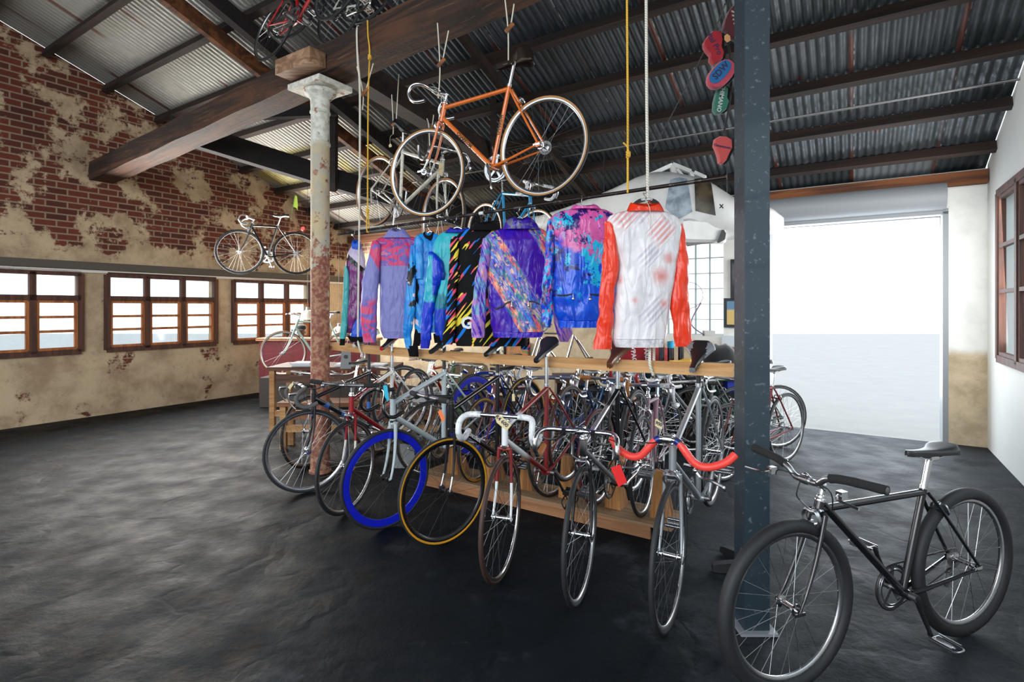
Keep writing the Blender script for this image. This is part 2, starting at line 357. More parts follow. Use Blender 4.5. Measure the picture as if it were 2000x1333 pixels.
cs = math.sqrt(1 + PITCH ** 2); SL = (NN + V3((0, 0, -PITCH))).normalized(); ZN = U.cross(SL)
ceil = bpy.data.objects.new('ceiling', None); COL.objects.link(ceil); ceil['kind'] = 'structure'
ceil.matrix_world = at(U, SL, ZN, W(0, 0, EAVE_H + PITCH * EAVE_Q))
def sheet(y0, y1, dz=0):
    mb = MB(); n = int((PR - PL) / .0762 * 8); vs = []
    for side in (0, 1):
        for y in (y0, y1):
            for i in range(n + 1):
                x = PL + i * .0762 / 8; vs.append((x, y, .010 * math.sin(2 * math.pi * x / .0762) + dz + side * .004))
    m = n + 1; fs = []
    for i in range(n): fs.append((i, i + 1, m + i + 1, m + i)); fs.append((2 * m + i, 3 * m + i, 3 * m + i + 1, 2 * m + i + 1))
    return mb.add(vs, fs)
S = lambda q: q * cs
for j, (a, b) in enumerate(((-.55, 1.9), (1.8, 3.9), (3.8, 5.85), (5.75, 7.75))): sheet(S(a), S(b), .02 + .004 * (3 - j)).obj('roof_sheets', ROOFM, ceil)
for q in (1.9, 2.55, 3.2, 3.85, 4.51, 5.15, 5.8, 6.47, 7.1):
    MB().box(((PL + PR) / 2, S(q), -.045), (PR - PL, .07, .10)).obj('purlin', OLDW, ceil)
MB().tube([(PL, S(6.19), -.03), (PR, S(6.19), -.03)], .012, 8).obj('tie_rod', STEEL, ceil)
Mi = ceil.matrix_world.inverted()
def rafter(x, y, w=.08, h=.15, m=None, q0=-.4, q1=7.45):
    p = (Mi @ roofpt(x, y)).x
    MB().box((p, (S(q0) + S(q1)) / 2, -.095 - h / 2), (w, S(q1) - S(q0), h)).obj('rafter', m or OLDW, ceil); return p
for a in ((712, 272, .07, .16, REDW), (760, 262, .10, .16, BLKW), (1052, 236, .055, .10, OLDW)): rafter(*a)
def strut(name, a, b, w, h, m, label, cat='beam', up=(0, 0, 1), group=None): return tag(MB().bar(a, b, w, h, up).obj(name, m), label, cat, group)
# other side of the ridge (behind the camera) keeps the building closed overhead
o = MB().add([W(PL, -.5, roof_z(-.49)), W(PR, -.5, roof_z(-.49)), W(PR, QF, roof_z(QF)), W(PL, QF, roof_z(QF)), W(PL, -.5, roof_z(-.49) + .03), W(PR, -.5, roof_z(-.49) + .03), W(PR, QF, roof_z(QF) + .03), W(PL, QF, roof_z(QF) + .03)],
             [(0, 1, 2, 3), (7, 6, 5, 4), (0, 4, 5, 1), (2, 6, 7, 3)]).obj('ceiling_street_side', ROOFM); struct(o)

# big rough-sawn beam with its column
def zb(k): return 3.59 + .05 * (k + 2.26) / .8       # rises a little to the right
B0 = V3((1.0, 2.92, 0))
def bp(k, off=0, z=0): return B0 + U * k + NN * off + V3((0, 0, z))
k0, k1 = -9.4, 2.9
bm = MB(); rs = []
for i in range(41):
    k = k0 + (k1 - k0) * i / 40; z = zb(k) + .006 * math.sin(i * 1.7)
    rs.append([bp(k, 0, z), bp(k, .012 * math.sin(i), z + .12), bp(k, 0, z + .245), bp(k, .28, z + .245), bp(k, .28, z)])
bm.rings(rs)
def beamcol(g):
    v = g.co(); x, y, z = g.xyz(); a = x * U.x + y * U.y; b = x * NN.x + y * NN.y
    vv = g.vec(a * .08, b, z); n = g.noise(vv, scale=9, detail=7, dist=1.5)
    c = g.mix(g.st(n, .35, .65), rgb(82, 50, 32), rgb(36, 23, 17)); c = g.mix(g.st(g.noise(scale=2, detail=4), .5, .7) * .6, c, rgb(30, 22, 18))
    return g.mix(g.st(g.noise(vv, scale=40, detail=3), .62, .72) * .4, c, rgb(130, 100, 76))
tag(bm.obj('timber_beam', mat('weathered_beam', beamcol, rough=.8, bump=.4, bscale=30)), 'massive rough-sawn brown timber beam crossing overhead on the cast iron column', 'beam')
KC = -3.352; cpos = bp(KC, .14); zc = zb(KC)
tag(MB().box((0, 0, 0), (.48, .16, .13), at(U, NN, V3((0, 0, 1)), V3())).xf(TL(bp(-3.33, -.085, 3.62))).obj('corbel_block', wood('pale_corbel_wood', rgb(176, 140, 110), rgb(120, 88, 64))), 'pale worn timber block bolted to the front of the big beam above the column', 'block')
def colcol(g):
    x, y, z = g.xyz(); n = g.noise(scale=9, detail=8, rough=.68); w = g.mix(g.st(g.noise(scale=22, detail=5), .4, .6), rgb(214, 214, 204), rgb(190, 188, 176))
    mid = g.mix(g.st(g.noise(scale=7, detail=6), .4, .65), rgb(178, 172, 158), rgb(196, 178, 140))
    c = g.mix(g.st(z + n * .3, 3.08, 3.14), mid, w)
    rust = rgb(134, 76, 62); rs = g.mix(g.st(g.noise(scale=30, detail=6), .4, .65), rust, rgb(176, 132, 104))
    return g.mix(g.st(n + g.st(z, 2.35, 1.4) * .24, .57, .60), c, rs)
COLM = mat('peeling_painted_iron', colcol, rough=.7, bump=.3, bscale=35)
col = thing('cast_iron_column', 'tall round cast iron column with peeling white paint and rust under the big beam', 'column', TL((cpos.x, cpos.y, 0)))
r0 = .0825
MB().lathe([(r0 * 1.04, 0), (r0 * 1.0, .3), (r0, 2.96), (r0 + .008, 2.97), (r0 + .008, 2.985), (r0, 3.0), (r0 * .98, zc - .27), (r0 + .008, zc - .262), (r0 + .008, zc - .25), (r0, zc - .24), (r0 + .004, zc - .14), (r0 + .03, zc - .11), (r0 + .055, zc - .09), (r0 + .06, zc - .06)], n=32).obj('shaft', COLM, col)
MB().box((0, 0, zc - .035), (.44, .36, .05), at(U, NN, V3((0, 0, 1)), V3())).obj('capital_plate', COLM, col)
MB().lathe([(.098, 0), (.098, .02), (.086, .03)], n=24).obj('base_plate', COLM, col)
# roof truss members behind
strut('roof_truss_chord', P(330, 250, 6.35), P(1010, 462, 8.55), .16, .26, BLKW, 'black tie beam of the roof truss running behind the left bicycles to the back wall', 'beam')
strut('roof_truss_brace', P(648, 112, 4.95), P(1030, 352, 7.3), .20, .22, OLDW, 'thick brown sloping roof timber behind the orange hanging bicycle', 'beam')
strut('roof_truss_post', P(650, 200, 6.6), P(650, 372, 7.2), .10, .10, BLKW, 'short black upright of the roof truss right beside the iron column', 'post', up=(0, 1, 0))
strut('roof_truss_post', P(964, 96, 5.9), P(964, 316, 6.6), .075, .075, OLDW, 'dark roof post behind the seat tube of the orange bicycle', 'post', up=(0, 1, 0))
strut('roof_truss_strut', P(812, 78, 5.5), P(975, 96, 5.9), .10, .13, BLKW, 'black horizontal roof strut above the orange handlebar', 'beam')
strut('roof_truss_strut', P(500, 222, 6.3), P(656, 216, 6.6), .1, .13, BLKW, 'black horizontal roof strut meeting the column from the left', 'beam')
# dark steel post at the right edge of the photograph
stp = thing('steel_post', 'dark blue-grey steel post at the right with bags hung on it', 'post', TL(P(1468, 600, 2.5) * 1.0 - V3((0, 0, 1.5))))
MB().box((0, 0, 2.3), (.115, .115, 4.6)).obj('post_tube', mat('dark_blue_steel', lambda g: g.mix(g.st(g.noise(scale=40, detail=5), .6, .7), (.02, .035, .048), (.10, .12, .14)), rough=.45, coat=.2), stp)
MB().box((0, 0, .008), (.17, .17, .012)).obj('post_foot', DOORG, stp)

# ------------------------------------------------------------------ bicycles
RW = .336
def wheel(parent, name, c, M, tire=None, wall=None, rim=None, deep=.016, spoke=None, nsp=32, hubm=None, rear=False, tw=.0125, lod=0, cogs=5, seedr=0):
    """wheel about axis y through c; M is applied afterwards (steering)"""
    tire = tire or RUBBER; rim = rim or ALLOY; spoke = spoke or SPK; hubm = hubm or CHROME
    e = MB(); n = 56 if lod == 0 else 36; ax = (0, 1, 0); rt = RW - tw
    g = .0 if wall is None else .35
    nn = 10
    if wall is None:
        e.torus(c, ax, rt, [(tw * math.cos(2 * math.pi * j / nn), tw * math.sin(2 * math.pi * j / nn)) for j in range(nn)], n)
        t = e.xf(M).obj('tire', tire)
    else:
        prof = [(tw * math.cos(2 * math.pi * j / nn), tw * math.sin(2 * math.pi * j / nn)) for j in range(nn)]
        b = len(e.v); e.torus(c, ax, rt, prof, n)
        k = 0
        for i in range(n):
            for j in range(nn):
                a = (prof[j][0] + prof[(j + 1) % nn][0]) / 2; e.mi[k] = 1 if a < tw * (.32 if wall is YELT else .22) else 0; k += 1
        t = e.xf(M).obj('tire', [tire, wall])
    w = bpy.data.objects.new(name, t.data); bpy.data.objects.remove(t)      # the wheel part is carried by its tyre
    COL.objects.link(w); w.parent = parent; w.name = name
    ro = RW - 2 * tw + .004; hw = .0095
    r = MB(); r.torus(c, ax, ro, [(0, -hw), (0, hw), (-.006, hw), (-deep, hw * .55), (-deep - .002, 0), (-deep, -hw * .55), (-.006, -hw)], n)
    r.xf(M).obj('rim', rim, w, ang=60)
    s = MB(); hf = .034 if not rear else .028; hr = .02 if not rear else .024; ri = ro - deep
    for i in range(nsp):
        sd = 1 if i % 2 else -1; a = 2 * math.pi * i / nsp + .05 + seedr; off = (1 if (i // 2) % 2 else -1) * (.95 if nsp > 20 else .6)
        p0 = V3(c) + V3((math.cos(a + off) * hr, sd * hf, math.sin(a + off) * hr)); p1 = V3(c) + V3((math.cos(a) * ri, sd * .002, math.sin(a) * ri))
        s.tube([p0, p1], .001, 3, cap=False)
    s.xf(M).obj('spokes', spoke, w)
    h = MB(); h.lathe([(.004, -.062), (.004, -.052), (.011, -.05), (.013, -.038), (.024 if not rear else .028, -.037), (.024 if not rear else .028, -.033), (.0105, -.028), (.010, .028), (.024 if not rear else .028, .033), (.024 if not rear else .028, .037), (.013, .038), (.011, .05), (.004, .052), (.004, .062)], o=c, ax=ax, n=16)
    h.box((c[0] + .012, .064, c[2]), (.05, .006, .012))
    h.xf(M).obj('hub', hubm, w)
    if rear and cogs:
        g = MB()
        for i in range(cogs): g.lathe([(.047 - .005 * i, -.050 - .0042 * i), (.047 - .005 * i, -.048 - .0042 * i)][::-1], o=(c[0], .012, c[2]), ax=ax, n=20)
        g.xf(M).obj('sprockets', STEEL, w)
    return w

def saddle_mesh(kind, m, m2):
    """nose towards +x, length about .27, top near z=0"""
    mb = MB(); L = .275; n = 16; rs = []
    wid = {'slim': .070, 'wide': .082, 'leather': .077, 'deep': .085}.get(kind, .07)
    for i in range(n + 1):
        t = i / n; x = .15 - L * t
        w = .0175 + (wid - .0175) * (max(0, (t - .18) / .66)) ** 2.1 if t < .84 else wid * (1 - ((t - .84) / .16) ** 2 * .38)
        w = min(w, wid)
        if t < .06: w = .0175 * math.sqrt(max(.08, t / .06))
        zt = .008 * math.sin(t * math.pi) * -1 + (.010 * (t - .6) / .4 if t > .6 else 0)
        d = .026 if t < .8 else .026 + .016 * (t - .8) / .2
        if kind == 'leather': d *= 1.35
        if kind == 'deep': d = .045 + .05 * max(0, (t - .35) / .65) ** 1.3
        ring = []
        for a in range(-6, 7):
            s = a / 6; y = w * math.sin(s * math.pi / 2); z = zt - .010 * (abs(s) ** 3)
            if abs(s) > .8: z = zt - .010 - (d - .010) * (abs(s) - .8) / .2; y = w * (1 if a > 0 else -1) * (1 + .0 * abs(s))
            ring.append(V3((x, y, z)))
        ring.append(V3((x, w * .55, zt - d * .75))); ring.append(V3((x, -w * .55, zt - d * .75)))
        rs.append(ring)
    mb.rings(rs)
    if m2 is not None:
        for k in range(len(mb.f)):
            f = mb.f[k]; c = sum((V3(mb.v[i]) for i in f), V3()) / len(f)
            hw = max(abs(V3(mb.v[i]).y) for i in f)
            t = (.15 - c.x) / L
            if t > .45 and abs(c.y) > wid * .50 and c.z > -.03: mb.mi[k] = 1
            if t < .07: mb.mi[k] = 1
    return mb
DEF = dict(st=.55, paint=None, fork=None, fork_tip=None, bars='drop', bar=None, tape=None, tape_ends=False, bar_pitch=0, stem=None, stem_len=.095, stem_up=.045, quill=True,
           tire=None, wall=None, rim=None, rim_f=None, rim_r=None, deep=.016, tire_r=None, wall_r=None, spoke=None, nsp=32, hub=None, cogs=5, saddle='slim', sad=None, sad2=None, seat=.14, sad_tilt=0,
           crank=1.2, pedal='cage', levers=True, brake_f=True, brake_r=True, steer=0, chain=True, lod=0, fork_r=.011, tube=.0148, dtube=.0165, hl=None, frontwheel=True, rearwheel=True, fatfork=False, cable=True, ttdrop=0.0, chrome_tips=False, tw=.0125, fd_cable=BLACK, ringm=None, saddle_fwd=0.0, mtb=False)
HA = R(73)
AX = V3((-math.cos(HA), 0, math.sin(HA))); FW = V3((math.sin(HA), 0, math.cos(HA)))
def bike(label, rear, front, name='bicycle', group=None, roll=0, cat='bicycle', M=None, wb=None, **kw):
    s = dict(DEF); s.update(kw)
    if M is None:
        xa = (front - rear); wb = xa.length; xa = xa.normalized(); ya = V3((0, 0, 1)).cross(xa).normalized(); za = xa.cross(ya)
        if roll: q = Matrix.Rotation(roll, 3, xa); ya = q @ ya; za = q @ za
        M = at(xa, ya, za, rear - za * RW)
    root = thing(name, label, cat, M, group); lod = s['lod']; nt = 12 if lod == 0 else 8
    rh = V3((0, 0, RW)); fh = V3((wb, 0, RW)); bb = V3((.405, 0, RW - .065)); st = s['st']
    sd = V3((-math.cos(R(73)), 0, math.sin(R(73)))); stop = bb + sd * st
    A0 = fh - FW * .045; crown = A0 + AX * .372
    hb = crown + AX * .018
    httz = stop.z - .01 - s['ttdrop']; k = (httz - hb.z) / AX.z; tt_f = hb + AX * k; ht = tt_f + AX * .035
    if s['hl']: tt_f = hb + AX * (s['hl'] - .035); ht = hb + AX * s['hl']
    dt_f = hb + AX * .03
    SM = Matrix.Translation(A0) @ Matrix.Rotation(R(s['steer']), 4, AX) @ Matrix.Translation(-A0); I4 = Matrix.Identity(4)
    pm = s['paint'] or BLACKG; fm = s['fork'] or pm
    f = MB(); r = s['tube']
    f.tube([tt_f, stop - sd * .015], r, nt); f.tube([dt_f, bb], s['dtube'], nt); f.tube([stop + sd * .01, bb], r, nt)
    f.tube([hb, ht], .0185, nt)
    f.lathe([(.0205, -.034), (.0205, .034)], o=bb, ax=(0, 1, 0), n=14)
    for q in (-1, 1):
        f.tube(smooth_path([bb + V3((-.02, q * .018, 0)), bb + V3((-.12, q * .03, .012)), rh + V3((.02, q * .062, -.004))], 4), [.0095] * 5 + [.0085, .008, .007, .0065], 8)
        f.tube(smooth_path([stop + V3((-.012, q * .014, -.018)), stop * .72 + rh * .28 + V3((0, q * .034, 0)), rh + V3((.006, q * .062, .012))], 4), .0075, 8)
        f.box(rh + V3((.006, q * .062, .0)), (.035, .005, .03))
    a = stop * .72 + rh * .28; f.tube([a + V3((0, -.034, 0)), a + V3((0, .034, 0))], .006, 6)
    f.obj('frame', pm, root)
    fk = MB(); fk.cur = 0
    fk.tube([crown + V3((0, -.034, 0)), crown + V3((0, .034, 0))], .0135, 8); fk.tube([crown - AX * .01, hb + AX * .006], .0165, nt)
    nf = 9
    for q in (-1, 1):
        pts = []; rr = []
        for i in range(nf):
            t = i / (nf - 1); c = crown - AX * (.372 * t) + FW * (.045 * (t ** 2.6)); pts.append(c + V3((0, q * (.034 + .018 * t), 0))); rr.append((s['fork_r'] + (.004 if s['fatfork'] else 0)) * (1 - .42 * t))
        if s['chrome_tips'] or s['fork_tip']:
            h = 4 if s['fork_tip'] else 6
            fk.cur = 0; fk.tube(pts[:h + 1], rr[:h + 1], 9); fk.cur = 1; fk.tube(pts[h:], rr[h:], 9)
        else: fk.tube(pts, rr, 9)
        fk.box(fh + V3((0, q * .053, .004)), (.02, .005, .026))
    fk.xf(SM).obj('fork', [fm, s['fork_tip'] or CHROME] if (s['chrome_tips'] or s['fork_tip']) else fm, root)
    hs = MB(); hs.tube([hb - AX * .008, ht + AX * .012], .014, 10); hs.lathe([(.0215, 0), (.023, .006), (.019, .014)], o=ht - AX * .003, ax=AX, n=16); hs.lathe([(.022, 0), (.024, .006), (.019, .013)], o=hb - AX * .014, ax=AX, n=16)
    hs.lathe([(.0165, 0), (.018, .008), (.015, .016)], o=ht + AX * .008, ax=AX, n=16)
    hs.xf(SM).obj('headset', CHROME if s['stem'] is not BLACK else BLACK, root)
    # stem and bars
    stm = s['stem'] or ALLOY; q0 = ht + AX * (.012 + s['stem_up']); cl = q0 + FW * s['stem_len'] + V3((0, 0, s['stem_len'] * .1))
    sm = MB(); sm.tube([ht + AX * .005, q0 + AX * .006], .0112 if s['quill'] else .0155, 10); sm.tube([q0 - FW * .008, cl], [.013, .0125], 10); sm.lathe([(.018, -.02), (.019, 0), (.018, .02)], o=cl, ax=(0, 1, 0), n=14)
    sm.ball(q0 + AX * .004, .014, 10)
    sm.xf(SM).obj('stem', stm, root)
    kind = s['bars']; half = {
        'drop': [(0, 0, 0), (0, .07, 0), (0, .14, 0), (.012, .178, 0), (.045, .198, -.002), (.08, .205, -.018), (.098, .207, -.055), (.088, .208, -.095), (.055, .209, -.126), (.01, .21, -.135), (-.045, .211, -.13)],
        'track': [(0, 0, 0), (0, .04, 0), (.012, .08, -.005), (.04, .12, -.02), (.075, .15, -.05), (.09, .16, -.095), (.075, .163, -.135), (.04, .165, -.155), (.0, .165, -.155), (-.04, .165, -.15)],
        'flat': [(0, 0, 0), (0, .08, .002), (-.004, .16, .004), (-.014, .25, .006), (-.022, .30, .006)],
        'short': [(0, 0, 0), (0, .08, 0), (0, .15, 0), (-.005, .21, 0)],
        'moustache': [(0, 0, 0), (.006, .045, -.002), (.03, .08, -.03), (.05, .115, -.068), (.055, .15, -.085), (.045, .195, -.088), (.015, .25, -.078), (-.02, .285, -.058)],
        'riser': [(0, 0, 0), (0, .05, .0), (0, .09, .03), (-.01, .16, .045), (-.03, .30, .05)]}[kind]
    PB = Matrix.Translation(cl) @ Matrix.Rotation(R(s['bar_pitch']), 4, 'Y')
    full = [V3((x, -y, z)) for x, y, z in half[::-1]] + [V3(p) for p in half[1:]]
    path = [PB @ p for p in smooth_path(full, 4)]; np_ = len(path); mid = np_ // 2
    hbm = MB(); hbm.tube(path, .0125, nt if lod == 0 else 7)
    bo = hbm.xf(SM).obj('handlebar', s['bar'] or ALLOY, root)
    if s['tape'] is not None:
        tp = s['tape']
        for q in (-1, 1):
            pts = path[:] if q < 0 else path[::-1]
            if s['tape_ends']: a_, b_ = 0, 7
            elif kind in ('flat', 'short', 'riser'): a_, b_ = 0, int(mid * .45)
            else: a_, b_ = 0, mid - (5 if kind == 'moustache' else 6)
            seg = pts[a_:b_ + 1]; rr = [(.0165 if kind != 'moustache' else .0175) + (.0009 if i % 2 else 0) for i in range(len(seg))]
            t = MB(); t.tube(seg, rr, nt if lod == 0 else 7)
            if kind == 'moustache':
                MB().tube(pts[b_:b_ + 3], .0172, 12).xf(SM).obj('blue_finishing_tape', mat('blue_tape', rgb(20, 40, 120), rough=.3), bo)
            t.xf(SM).obj('grip' if kind in ('flat', 'short', 'riser') else 'bar_tape', tp, bo)
    if s['levers']:
        for q in (-1, 1):
            l = MB()
            if kind in ('drop', 'track') and s['levers'] == 'inner':
                base = V3((.012, q * .075, -.004)); l.box(base, (.022, .02, .03)); l.tube(smooth_path([base + V3((.01, 0, 0)), base + V3((.05, q * .02, -.012)), base + V3((.055, q * .07, -.02)), base + V3((.05, q * .10, -.012))], 4), .0055, 6)
            elif kind in ('drop', 'track'):
                b = V3((.085, q * .206, -.02)); l.tube(smooth_path([b + V3((-.02, 0, .01)), b + V3((.02, 0, .022)), b + V3((.05, 0, .03))], 3), [.013, .013, .014, .015, .015, .014, .010], 8)
                l.tube(smooth_path([b + V3((.045, 0, .03)), b + V3((.06, 0, .0)), b + V3((.055, 0, -.05)), b + V3((.035, q * .004, -.095))], 4), .0055, 6, flat=1.6)
            elif kind == 'moustache':
                b = V3((.055, q * .125, -.095)); l.box(b, (.02, .022, .03)); l.ball(b + V3((.012, 0, -.008)), .012, 8)
                l.tube(smooth_path([b + V3((.01, 0, -.01)), b + V3((.03, q * .03, -.03)), b + V3((.04, q * .07, -.028)), b + V3((.045, q * .12, -.05)), b + V3((.045, q * .125, -.068))], 4), .005, 6, flat=1.5)
                l.tube([b + V3((0, -q * .01, 0)), b + V3((.005, -q * .05, .012))], .007, 6)
            else:
                y0 = .12 if kind == 'short' else .16
                b = V3((.01, q * y0, -.006)); l.box(b, (.03, .025, .028)); l.tube(smooth_path([b + V3((.015, 0, 0)), b + V3((.045, q * .02, -.006)), b + V3((.045, q * .10, -.012))], 4), .0055, 6)
            l.v = [tuple(PB @ V3(v)) for v in l.v]
            l.xf(SM).obj('brake_lever', CHROME if kind != 'short' and s['levers'] != 'inner' else BLACK, bo)
    if s['brake_f']:
        b = MB(); c = crown + FW * .03 - V3((0, 0, .002)); b.ball(c, .012, 8)
        for q in (-1, 1):
            b.tube(smooth_path([c + V3((.004, 0, .004)), c + V3((.006, q * .024, .006)), c + V3((.004, q * .036, -.02)), c + V3((-.002, q * .026, -.052))], 4), .006, 7, flat=1.5)
            b.box(c + V3((-.006, q * .017, -.046)), (.036, .009, .011))
        b.tube([c + V3((.006, .01, .0)), c + V3((.008, -.05, .03))], .0035, 6)
        b.xf(SM).obj('front_brake', ALLOY, root)
        if s['cable'] and lod == 0:
            w = MB(); p1 = PB @ V3((.03, .10, -.01)); w.tube(smooth_path([PB @ V3((.05, .19, -.01)) if kind == 'drop' else PB @ V3((.02, .1, -.01)), p1 + V3((.03, -.02, .04)), q0 + FW * .07 + V3((0, -.03, .03)), c + V3((.02, -.055, .06)), c + V3((.008, -.05, .03))], 5), .0026, 5)
            w.tube(smooth_path([PB @ V3((.03, -.12, -.01)), PB @ V3((.07, -.05, .03)), q0 + FW * .04 + V3((0, .05, .0)), tt_f + V3((-.04, .03, .0))], 5), .0026, 5)
            w.xf(SM).obj('brake_cable', s['fd_cable'], root)
    if s['brake_r'] and s['rearwheel']:
        b = MB(); c = stop * .72 + rh * .28 + V3((-.03, 0, .02)); b.ball(c, .011, 8)
        for q in (-1, 1): b.tube(smooth_path([c, c + V3((0, q * .024, .004)), c + V3((-.004, q * .035, -.02)), c + V3((-.02, q * .024, -.04))], 3), .0055, 6)
        b.obj('rear_brake', ALLOY, root)
    # drive train (right side is -y)
    cr = MB(); rg = s['ringm'] or ALLOY; y = -.043; ca = s['crank']; cm = CHROME
    root_c = MB().lathe([(.016, -.062), (.016, .062)], o=bb, ax=(0, 1, 0), n=12).obj('crankset', STEEL, root)
    ring = MB(); ring.torus(bb + V3((0, y, 0)), (0, 1, 0), .094, [(-.008, -.0015), (-.008, .0015), (.004, .0015), (.004, -.0015)], 48)
    nteeth = 44
    for i in range(nteeth):
        a0 = 2 * math.pi * i / nteeth; e_ = V3((math.cos(a0), 0, math.sin(a0))); t_ = V3((-math.sin(a0), 0, math.cos(a0))); b_ = bb + V3((0, y, 0))
        if lod == 0: ring.add([b_ + e_ * .097 - t_ * .0045 + V3((0, .001, 0)), b_ + e_ * .097 + t_ * .0045 + V3((0, .001, 0)), b_ + e_ * .1035 + V3((0, .001, 0)), b_ + e_ * .097 - t_ * .0045 - V3((0, .001, 0)), b_ + e_ * .097 + t_ * .0045 - V3((0, .001, 0)), b_ + e_ * .1035 - V3((0, .001, 0))], [(0, 1, 2), (5, 4, 3), (0, 2, 5, 3), (1, 4, 5, 2)])
    ring.torus(bb + V3((0, y + .005, 0)), (0, 1, 0), .078, [(-.006, -.0012), (-.006, .0012), (.003, .0012), (.003, -.0012)], 40)
    for i in range(5):
        a = ca + 2 * math.pi * i / 5 + .4; e_ = V3((math.cos(a), 0, math.sin(a))); ring.bar(bb + V3((0, y - .003, 0)) + e_ * .012, bb + V3((0, y - .002, 0)) + e_ * .09, .004, .017, up=(e_.z, 0, -e_.x))
    ring.obj('chainring', rg, root_c)
    for q in (-1, 1):
        e_ = V3((math.cos(ca), 0, math.sin(ca))) * (1 if q < 0 else -1); yy = .066 * q
        a = MB(); p0 = bb + V3((0, yy * .9, 0)); p1 = bb + e_ * .17 + V3((0, yy * 1.12, 0)); a.tube([p0 - e_ * .012, p0, p0 + e_ * .05, p1 - e_ * .02, p1, p1 + e_ * .011], [.010, .0155, .0115, .010, .0125, .008], 10, flat=.62)
        a.lathe([(.0075, -.007), (.0075, .007)], o=p0, ax=(0, 1, 0), n=10); a.obj('crank_arm', cm if not s['mtb'] else BLACK, root_c)
        if s['pedal']:
            pd = MB(); pc = p1 + V3((0, q * .055, 0)); pd.tube([p1, pc + V3((0, q * .04, 0))], .005, 8); pd.tube([pc - V3((0, .03, 0)), pc + V3((0, .03, 0))], .009, 8)
            if s['pedal'] == 'flat':
                for sx in (-1, 1):
                    pd.box(pc + V3((sx * .038, 0, 0)), (.014, .085, .02)); pd.box(pc + V3((sx * .015, 0, 0)), (.008, .085, .014))
                for sy in (-1, 0, 1): pd.box(pc + V3((0, sy * .038, 0)), (.086, .01, .02))
            else:
                for sx in (-1, 1): pd.box(pc + V3((sx * .03, 0, 0)), (.003, .086, .022)); pd.box(pc + V3((sx * .03, 0, .0)), (.007, .086, .004))
                pd.box(pc + V3((0, -q * .036, 0)), (.062, .003, .016))
                pd.tube(smooth_path([pc + V3((-.03, q * .043, 0)), pc + V3((-.018, q * .058, 0)), pc + V3((.018, q * .058, 0)), pc + V3((.03, q * .043, 0))], 3), .004, 6)
                if s['pedal'] == 'clip':
                    pd.tube(smooth_path([pc + V3((.03, -.02, -.005)), pc + V3((.10, -.02, -.01)), pc + V3((.11, 0, -.05)), pc + V3((.06, .0, -.075)), pc + V3((.0, .02, -.07))], 4), .005, 6)
                    pd.tube(smooth_path([pc + V3((.03, .02, -.005)), pc + V3((.10, .02, -.01)), pc + V3((.11, 0, -.05))], 4), .004, 6)
                    pd.tube(smooth_path([pc + V3((-.01, -.05, 0)), pc + V3((-.01, -.03, -.075)), pc + V3((-.01, .03, -.075)), pc + V3((-.01, .05, 0))], 4), .004, 6)
            pd.obj('pedal', BLACK if s['pedal'] == 'clip' and lod == 0 else ALLOY, root_c)
    if s['chain'] and s['rearwheel']:
        ch = MB(); pts = []; rc = .040; n1 = 14
        for i in range(n1): a = math.pi / 2 - math.pi * i / (n1 - 1); pts.append(bb + V3((math.cos(a) * .1, y, math.sin(a) * .1)))
        for i in range(n1): a = -math.pi / 2 - math.pi * i / (n1 - 1); pts.append(rh + V3((math.cos(a) * rc, y, math.sin(a) * rc)))
        ch.tube(pts, .0036, 5, closed=True, flat=1.3); ch.obj('chain', CHAIN, root)
        if s['cogs'] > 1:
            dr = MB(); c = rh + V3((.01, y - .004, -.065)); dr.lathe([(.018, -.004), (.018, .004)], o=c, ax=(0, 1, 0), n=12); dr.lathe([(.018, -.004), (.018, .004)], o=c + V3((.025, 0, -.05)), ax=(0, 1, 0), n=12)
            dr.bar(rh + V3((.0, y - .02, -.02)), c + V3((.025, -.008, -.05)), .006, .02, up=(1, 0, 0)); dr.obj('rear_derailleur', ALLOY, root)
    # seat post and saddle
    if s['saddle']:
        ps = stop + sd * s['seat']; MB().tube([stop - sd * .02, ps], .0136, nt).obj('seatpost', s.get('post') or CHROME, root)
        cp = MB(); cp.lathe([(.018, 0), (.018, .016)], o=stop, ax=sd, n=12); cp.obj('seat_clamp', ALLOY, root)
        SMx = Matrix.Translation(ps + V3((s['saddle_fwd'], 0, .045))) @ Matrix.Rotation(R(s['sad_tilt']), 4, 'Y')
        sm_ = saddle_mesh(s['saddle'], None, s['sad2']); so = sm_.xf(SMx).obj('saddle', [s['sad'] or BLACK, s['sad2']] if s['sad2'] else (s['sad'] or BLACK), root, ang=70)
        rl = MB()
        for q in (-1, 1): rl.tube(smooth_path([V3((.11, q * .01, -.022)), V3((.05, q * .02, -.042)), V3((-.04, q * .022, -.042)), V3((-.11, q * .04, -.02))], 3), .0035, 6)
        rl.box((0, 0, -.043), (.05, .05, .014)); rl.xf(SMx).obj('saddle_rails', CHROME, so)
    sh = dict(nsp=s['nsp'], spoke=s['spoke'], hubm=s['hub'], lod=lod, deep=s['deep'], tw=s['tw'])
    if s['frontwheel']: wheel(root, 'front_wheel', fh, SM, tire=s['tire'], wall=s['wall'], rim=s['rim_f'] or s['rim'], seedr=random.random(), **sh)
    if s['rearwheel']: wheel(root, 'rear_wheel', rh, I4, tire=s['tire_r'] or s['tire'], wall=s['wall_r'] or s['wall'], rim=s['rim_r'] or s['rim'], rear=True, cogs=s['cogs'], seedr=random.random(), **sh)
    return root, dict(M=M, stop=stop, bb=bb, ht=ht, hb=hb, tt_f=tt_f, dt_f=dt_f, cl=cl, SM=SM, PB=PB, crown=crown, sd=sd)
